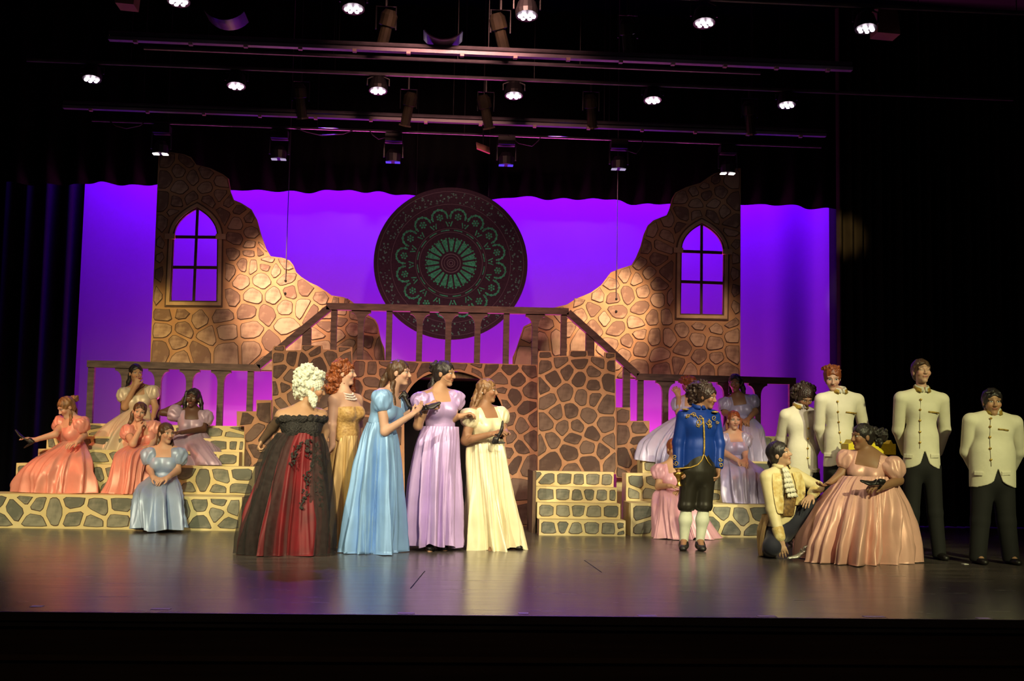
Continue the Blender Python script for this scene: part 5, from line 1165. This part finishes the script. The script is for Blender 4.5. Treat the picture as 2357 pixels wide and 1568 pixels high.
p.hair(H_DKB, .018, [], [(1603,905,.06,(24,27,.10),110,.016),(1614,890,.02,(26,15,.10),80,.014),(1598,925,.06,(14,12,.06),30,.014)], wave=.005, freq=2.2)
p.jacket(BLUEJ, (1600,1079), (1621,1046), .30, flare=.172, wl=.155)
S = Sdf()
for hip, kn, an, t in lg:
    S.cone(hip, kn, .092, .082, .03); S.ell(kn, (.084,.084,.06), None, .02)
S.cone(p.waist, p.pelvis, .15, .175, .04, .78, p.fwd); S.cut(lambda x, y, z: p.J(1600,1176)[2] - z + 0*x + 0*y); v, q = S.mesh(.008); mk('breeches', v, q, BLKS, p.root, True)
for hip, kn, an, t in lg:
    S = Sdf(); S.cone(kn, kn*.6 + an*.4, .052, .062, .02); S.cone(kn*.6 + an*.4, an, .061, .040, .03); S.cone(an, an - np.array((0,0,.05)), .04, .04, .01); v, q = S.mesh(.008); mk('stocking', v, q, STOCK, p.root, True)
    p.shoe(BLACKL, an, t, 0.0, wd=.046)
p.collar(BLUEJ, .066, .05, .12); 
GT = GOLDP
p.strip([(1618,962),(1620,985),(1621,1010),(1621,1032),(1620,1046)], p.jv, GT, .009, 'gold_braid')
p.strip([(1620,1046),(1615,1060),(1606,1070),(1590,1076),(1570,1078),(1553,1079)], p.jv, GT, .007, 'gold_braid'); p.strip([(1622,1048),(1629,1062),(1638,1074)], p.jv, GT, .005, 'gold_braid')
def spiral(cx, cy, r, a0, turns, n=16): return [(cx + r*(1 - .75*i/n)*cos(a0 + turns*2*pi*i/n), cy + r*(1 - .75*i/n)*sin(a0 + turns*2*pi*i/n)) for i in range(n + 1)]
for cx, cy, r, a, t in ((1584,958,5,2,1.2),(1597,955,6,3,1.3),(1609,972,8,0,1.2),(1606,980,5,1,-1.2),(1612,962,5,4,1.1),(1632,972,7,3,-1.2),(1635,981,5,2,1.2),(1644,962,6,1,1.1),(1651,972,4,0,1.2),(1553,1052,6,1,1.2),(1556,1066,6,3,-1.2),(1658,1058,5,0,1.2),(1659,1070,5,2,-1.2)):
    p.strip(spiral(cx, cy, r, a, t), p.jv, GT, .0038, 'gold_scroll')
p.strip([(1578,962),(1590,953),(1602,957),(1610,968),(1607,984)], p.jv, GT, .0038, 'gold_scroll'); p.strip([(1632,964),(1633,976),(1637,986)], p.jv, GT, .0038, 'gold_scroll')
for a in ((1578,944),(1646,950)):
    c = p.on(a[0], a[1], p.jv, 9); m = MB(); m.ball(c + np.array((0,0,.006)), (.038,.03,.010), 10, 5); m.build('epaulette', GOLDP, p.jk, True)
c = p.J(1561,1092,-.1); S = []
m = MB(); pr = [(.050,.0),(.048,-.022),(.030,-.045),(.020,-.07),(.016,-.10),(.030,-.125),(.034,-.135)]
m.tube([Vector(c + np.array((0,0,.02 + z))) + Vector((.02*(-z)*4,0,0)) for r_, z in pr], [r_ for r_, z in pr], 16)
tag(m.build('hand_bell', GOLD, None, True, c), 'small brass bell held low against the black breeches', 'bell')

# ---- attendants in white jackets
WHT = M('ivory_linen', (0.80, 0.76, 0.60), (0.72, 0.68, 0.52), rough=.7, scale=5, bmp=.22, bscale=7, bdist=.04); NAVY = M('black_wool', (0.009, 0.009, 0.010), rough=.85); SHIRT = M('shirt_white', (0.72, 0.70, 0.58), rough=.7)
def attendant(p, hem, apex, btns, pocket, legs, sk, flare=.19, wl=.165, inf=.012):
    p.body(sk, legs=[(a, b, c, c + np.array((0, -.12, -.05))) for a, b, c in legs], bust=False)
    p.jacket(WHT, hem, apex, .34, inf, flare=flare, wl=wl)
    p.trousers(NAVY, [(a, b, c + np.array((0, -.02, -.03))) for a, b, c in legs], r=(0.094, 0.076, 0.066), floor=.022); p.collar(GOLDP, .074, .05, .42, 'gold_collar', drop=.03); p.collar(SHIRT, .064, .058, .12, 'shirt_collar', drop=.02)
    p.buttons(btns, p.jv, GOLD)
    if pocket: p.strip([(pocket[0] - 12, pocket[1] - 1), (pocket[0], pocket[1]), (pocket[0] + 12, pocket[1] + 2)], p.jv, GOLDP, .007, 'pocket_trim', .003)
    hx, hy = hem; W_ = p.S
    for q in (-1, 1): p.flap((hx + q*W_*.085, hy - W_*.145), (hx + q*W_*.165, hy - W_*.15), p.jv, WHT)
    p.strip([(apex[0], apex[1] - 4)] + [(bx, by) for bx, by in btns[::-1]], p.jv, M('seam_shade', (.42, .38, .26), rough=.8), .0022, 'front_seam', .0005)
    for a, b, c in legs: p.shoe(BLACKL, c, c + np.array((0, -.15, 0)), 0.0)
Z6 = lambda pts: zm((2030,800), .3316, pts)
Zq = lambda pts: zm((1730,800), .3317, pts)
GA = 'attendants in ivory jackets'
p = Person(12.0, 'person in ivory jacket with dark curly hair and bowed head', (1850,1240), 0.0, head=(1852,914,-.03), face=(8,40,0), turn=14, mid=(1842,951), waist=(1846,1040), sw=.175, group=GA, w=.93, pelvis=(1848,1092,0),
    L=((1798,1008,.12),(1822,1048,.24),(1838,1060,.26)), R=((1888,1008,.12),(1872,1048,.24),(1858,1060,.26)), hs=.95)
b0 = p.base; lg = [(p.J(1832,1095),np.array((p.J(1828,1180)[0],12.0,.46)),np.array((p.J(1826,1180)[0],12.02,.09))),(p.J(1868,1095),np.array((p.J(1872,1180)[0],12.0,.46)),np.array((p.J(1874,1180)[0],12.02,.09)))]
attendant(p, (1850,1112), (1862,1082), Zq([(395,562),(392,633),(390,700),(390,768)]), None, lg, skin('brown'), flare=.19, wl=.175)
p.hair(H_DKB, .020, [], [(1850,903,.0,(30,25,.115),190,.015)], wave=.005, freq=2.2)
p = Person(11.62, 'person in ivory jacket with short auburn hair, glancing down', (1935,1270), 0.0, head=(1916,871,-.02), face=(-14,18,0), turn=4, mid=(1932,916), waist=(1934,1010), sw=.195, group=GA, pelvis=(1935,1062,0),
    L=((1886,985,.08),(1900,1040,.2),(1920,1055,.24)), R=((1988,985,.08),(1972,1040,.22),(1950,1055,.26)), hs=.97, w=.95)
lg = [(p.J(1916,1070),np.array((p.J(1912,1160)[0],11.62,.48)),np.array((p.J(1910,1260)[0],11.64,.09))),(p.J(1956,1070),np.array((p.J(1958,1160)[0],11.62,.48)),np.array((p.J(1960,1260)[0],11.64,.09)))]
attendant(p, (1935,1076), (1937,1038), Zq([(597,375),(599,447),(604,518),(611,590),(618,660)]), (1959,950), lg, skin('fair'))
p.hair(H_RED, .014, [], [(1914,850,-.02,(22,11,.09),60,.011)], top=.006)
p = Person(10.78, 'person in ivory jacket with closed eyes, hands held behind the back', (2130,1294), 0.0, head=(2121,856,-.02), face=(0,-6,0), turn=0, mid=(2121,914), waist=(2121,1010), sw=.2, group=GA, w=.95, pelvis=(2121,1070,0),
    L=((2068,990,.1),(2085,1045,.22),(2105,1060,.26)), R=((2174,990,.1),(2158,1045,.24),(2135,1060,.28)), hs=.97)
lg = [(p.J(2102,1078),p.J(2098,1180),p.J(2096,1272)),(p.J(2144,1078),p.J(2152,1180),p.J(2160,1272))]
attendant(p, (2121,1081), (2117,1037), Z6([(270,362),(265,433),(264,508),(264,586),(264,660)]), (2149,949), lg, skin('fair', eye=0.0))
p.hair(H_BRN, .012, [[(2104,845,-.08,.012),(2112,838,-.1,.013),(2126,835,-.1,.012)],[(2136,848,-.06,.012),(2140,862,-.04,.010)]])
p = Person(10.42, 'person with black hair in a broad ivory jacket at the far right', (2284,1298), 0.0, head=(2284,926,-.02), face=(-10,4,0), turn=-3, mid=(2285,966), waist=(2284,1045), sw=.205, group=GA, w=1.12, pelvis=(2284,1100,0),
    L=((2226,1040,.1),(2248,1090,.22),(2270,1100,.26)), R=((2343,1040,.1),(2322,1090,.24),(2300,1100,.28)), hs=.98)
lg = [(p.J(2262,1115),p.J(2256,1200),p.J(2248,1276)),(p.J(2308,1115),p.J(2316,1200),p.J(2324,1277))]
attendant(p, (2284,1122), (2282,1078), Z6([(757,492),(751,550),(750,623),(752,702),(757,780)]), (2309,989), lg, skin('tan'), flare=.185, wl=.185)
p.hair(H_BLK, .014, [[(2268,905,-.07,.012),(2284,902,-.09,.013),(2300,905,-.07,.012)]])

# ---- prince kneeling
BROC = M('cream_gold_brocade', (0.72, 0.62, 0.30), (0.50, 0.34, 0.09), rough=.5, scale=20, bmp=.4, bscale=40, sheen=.3); CREAMC = M('cream_coat_cloth', (0.70, 0.62, 0.36), (0.62, 0.53, 0.28), rough=.55, scale=6, bmp=.2, bscale=10, bdist=.02)
NVY = M('navy_velvet', (0.012, 0.014, 0.030), rough=.8, sheen=.2)
p = Person(10.78, 'person in cream and gold coat kneeling to fit a slipper, looking up', (1800,1288), 0.0, head=(1795,1046,-.02), face=(58,-14,-6), turn=28, lean=8, mid=(1798,1092), waist=(1803,1172), sw=.18, pelvis=(1800,1215,.04),
    L=((1778,1172,-.12),(1797,1244,-.2),(1806,1284,-.22),(.25,1,0),.3), R=((1882,1122,.0),(1868,1140,-.12),(1850,1160,-.2),(0,.3,-1),.35), hs=.96)
lg = [(p.J(1792,1220,0),p.J(1778,1258,-.16),p.J(1768,1274,.25)),(p.J(1812,1212,.04),p.J(1868,1165,.04),p.J(1838,1262,.06))]
p.body(skin('olive'), legs=[(lg[0][0],lg[0][1],lg[0][2],lg[0][2] + np.array((0,.1,-.01))),(lg[1][0],lg[1][1],lg[1][2],p.J(1842,1276,-.05))], bust=False)
p.hair(H_BLK, .014, [[(1778,1045,.06,.032),(1774,1065,.07,.03),(1776,1078,.06,.02)],[(1790,1028,-.06,.016),(1806,1024,-.06,.014)]])
p.jacket(CREAMC, (1800,1212), (1830,1128), .30, .022, flare=.17, wl=.155, cuff=.0)
p.collar(CREAMC, .080, .045, .5)
p.trousers(NVY, [(lg[0][0], lg[0][1], lg[0][2]), (lg[1][0], lg[1][1], lg[1][1]*.55 + lg[1][2]*.45)], r=(.10, .085, .07), floor=.002)
S = Sdf(); S.cone(lg[1][1]*.55 + lg[1][2]*.45, lg[1][2], .06, .042, .02); S.cone(lg[1][2], p.J(1842,1276,-.05), .04, .03, .02); v, q = S.mesh(.008); mk('stocking', v, q, STOCK, p.root, True)
for i in range(6):                         # frilled jabot, tier under tier
    t = i/5; c = p.on(1805 + 17*t, 1076 + 56*t, p.jv, 9) - V3(FWD)*(.014 + .004*(5 - i)); wj = .075 + .055*t; V = []; n = 36
    for j, (dz, zz, sp) in enumerate(((0.0, .004, .62), (-.022, .011, .9), (-.046, .016, 1.0))):
        for k in range(n + 1):
            u = k/n - .5; V.append(c + p.lat*u*wj*sp + p.up*(dz + .006*sin(k*.9 + i)) + p.fwd*(zz*sin(k*pi/2.2 + i*1.3) - .05*u*u + .006*j))
    Fc = [(j*(n + 1) + k, j*(n + 1) + k + 1, (j + 1)*(n + 1) + k + 1, (j + 1)*(n + 1) + k) for j in range(2) for k in range(n)]
    o = mk('jabot_ruffle', V, Fc, SHIRT, p.root, True); sd = o.modifiers.new('solid', 'SOLIDIFY'); sd.thickness = .003
m = MB(); V = []
for y in range(1126, 1194, 9):
    t = (y - 1126)/64
    for k in range(6): V.append(p.on((1806 - 4*t) + (30 - 6*t)*k/5, y, p.jv, 8) - V3(FWD)*.007)
m.poly(V, [(i*6 + k, i*6 + k + 1, i*6 + 7 + k, i*6 + 6 + k) for i in range(7) for k in range(5)])
o = m.build('waistcoat', M('bronze_brocade', (.22,.13,.04), (.09,.05,.02), rough=.4, scale=40), p.root, True); sd = o.modifiers.new('solid', 'SOLIDIFY'); sd.thickness = .004; ss = o.modifiers.new('round', 'SUBSURF'); ss.levels = 1; ss.render_levels = 1
for side in (((1788,1088),(1788,1110),(1790,1134),(1794,1158),(1800,1184)),((1832,1086),(1839,1104),(1844,1124),(1843,1146),(1836,1164))):
    L_ = [p.on(x, y, p.jv, 9) for x, y in side]; m = MB(); V = []
    for q_ in L_:
        pass
    for x, y in side:
        for k in range(5): V.append(p.on(x + (k - 2)*5.5, y, p.jv, 7) - V3(FWD)*.003)
    m.poly(V, [(i*5 + k, i*5 + k + 1, i*5 + 6 + k, i*5 + 5 + k) for i in range(4) for k in range(4)])
    o = m.build('brocade_panel', BROC, p.jk, True); sd = o.modifiers.new('solid', 'SOLIDIFY'); sd.thickness = .003; sd.offset = -1; ss = o.modifiers.new('round', 'SUBSURF'); ss.levels = 2; ss.render_levels = 2
p.buttons([(1818,1160),(1821,1172),(1824,1184)], p.jv, GOLD, .009)
S = Sdf(); a, b = p.arms[0][3], p.arms[0][2]; d = unit(b - a); S.cone(a + d*.03, a + d*.10, .050, .054, .01); v, q = S.mesh(.007); mk('cuff', v, q, BROC, p.jk, True)
a, b = p.arms[1][3], p.arms[1][2]; d = unit(b - a); S = Sdf(); S.cone(a + d*.03, a + d*.08, .050, .054, .01); v, q = S.mesh(.007); mk('cuff', v, q, BROC, p.jk, True)
TAIL = satin('satin_gold_cream', (.70,.50,.22))
p.skirt(TAIL, [(1790,1185,36,.02,.14),(1782,1210,36,.06,.14),(1774,1240,32,.1,.14),(1768,1284,26,.12,.13)], n=7, amp=.10, seed=41, name='coat_tail', arc=(-3.4, -.75), seg=60, rows=20, zmin=0.0)

# ---- seated in peach pink
p = Person(10.52, 'person in peach pink satin gown seated at right, holding a black shoe', (1975,1302), 0.0, head=(1984,1006,0), face=(-78,2,0), turn=-26, mid=(2000,1055), waist=(1992,1100), sw=.165, w=1.14,
    R=((2068,1106,-.12),(2024,1124,-.36),(2003,1118,-.42),(0,.4,-1),.7), L=((1936,1092,.06),(1912,1110,.02),(1895,1118,.0),(0,0,1),.5), hs=.97, arm=1.05)
p.body(skin('brown', (.28,.07,.05)))
p.hair(H_BLK, .010, [], [(2010,1000,.03,(18,18,.06),40,.016),(2030,1002,.04,(13,18,.06),40,.014),(2022,1018,.02,(10,12,.05),16,.012)])
p.bodice(C_PGOWN, .085, .10); p.sleeve('R', C_PGOWN, .118, -.05, .17, 1.2, 5); p.sleeve('L', C_PGOWN, .10, -.05, .13, 1.2, 6)
p.skirt(C_PGOWN, [(1994,1096,56,0,.19),(1990,1114,72,-.02,.22),(1985,1148,92,-.04,.30),(1981,1195,111,-.08,.37),(1976,1250,128,-.1,.40),(1973,1303,132,-.1,.41)], n=13, amp=.10, seed=51, zmin=0, seg=260, rows=48)
heel_shoe(p.J(2004,1114,-.45), (-.8,-.2,.25), (.1,-.5,.9), 'black shoe gripped in the lap of the peach pink gown')
c = p.J(1839,1284,-.1); SIL = M('silver_slipper', (.62,.62,.55), rough=.25, metal=.7, scale=50)
heel_shoe((c[0], c[1], .045), (-1,-.25,-.1), (0,0,1), 'silver slipper on the floor at the kneeling person\'s fingertips', None, SIL, .95)
# yellow crown-like prop standing behind her
Yc = 11.15; c = at(2005, 1046, Yc); a = at(1953, 1022, Yc); b = at(2062, 1022, Yc)
cr = empty('notched_box', (c.x, Yc, 0), 'bright yellow notched box half hidden behind the peach pink gown', 'prop')
YL = M('yellow_glitter_card', (.95,.78,.01), (.85,.66,.0), rough=.5, scale=50)
w = b.x - a.x; pts = [(a.x, c.z), (b.x, c.z), (b.x, b.z)]; n = 5
for i in range(n): pts += [(b.x - w*(i + .3)/n, b.z), (b.x - w*(i + .5)/n, b.z + .035), (b.x - w*(i + .7)/n, b.z)]
pts += [(a.x, a.z)]
m = MB(); m.prism(pts, Yc, Yc + .2); m.build('box', YL, cr)
m = MB(); m.box((c.x - .14, Yc + .02, 0), (c.x + .14, Yc + .18, c.z)); m.build('pedestal', BLACKCLOTH, cr)
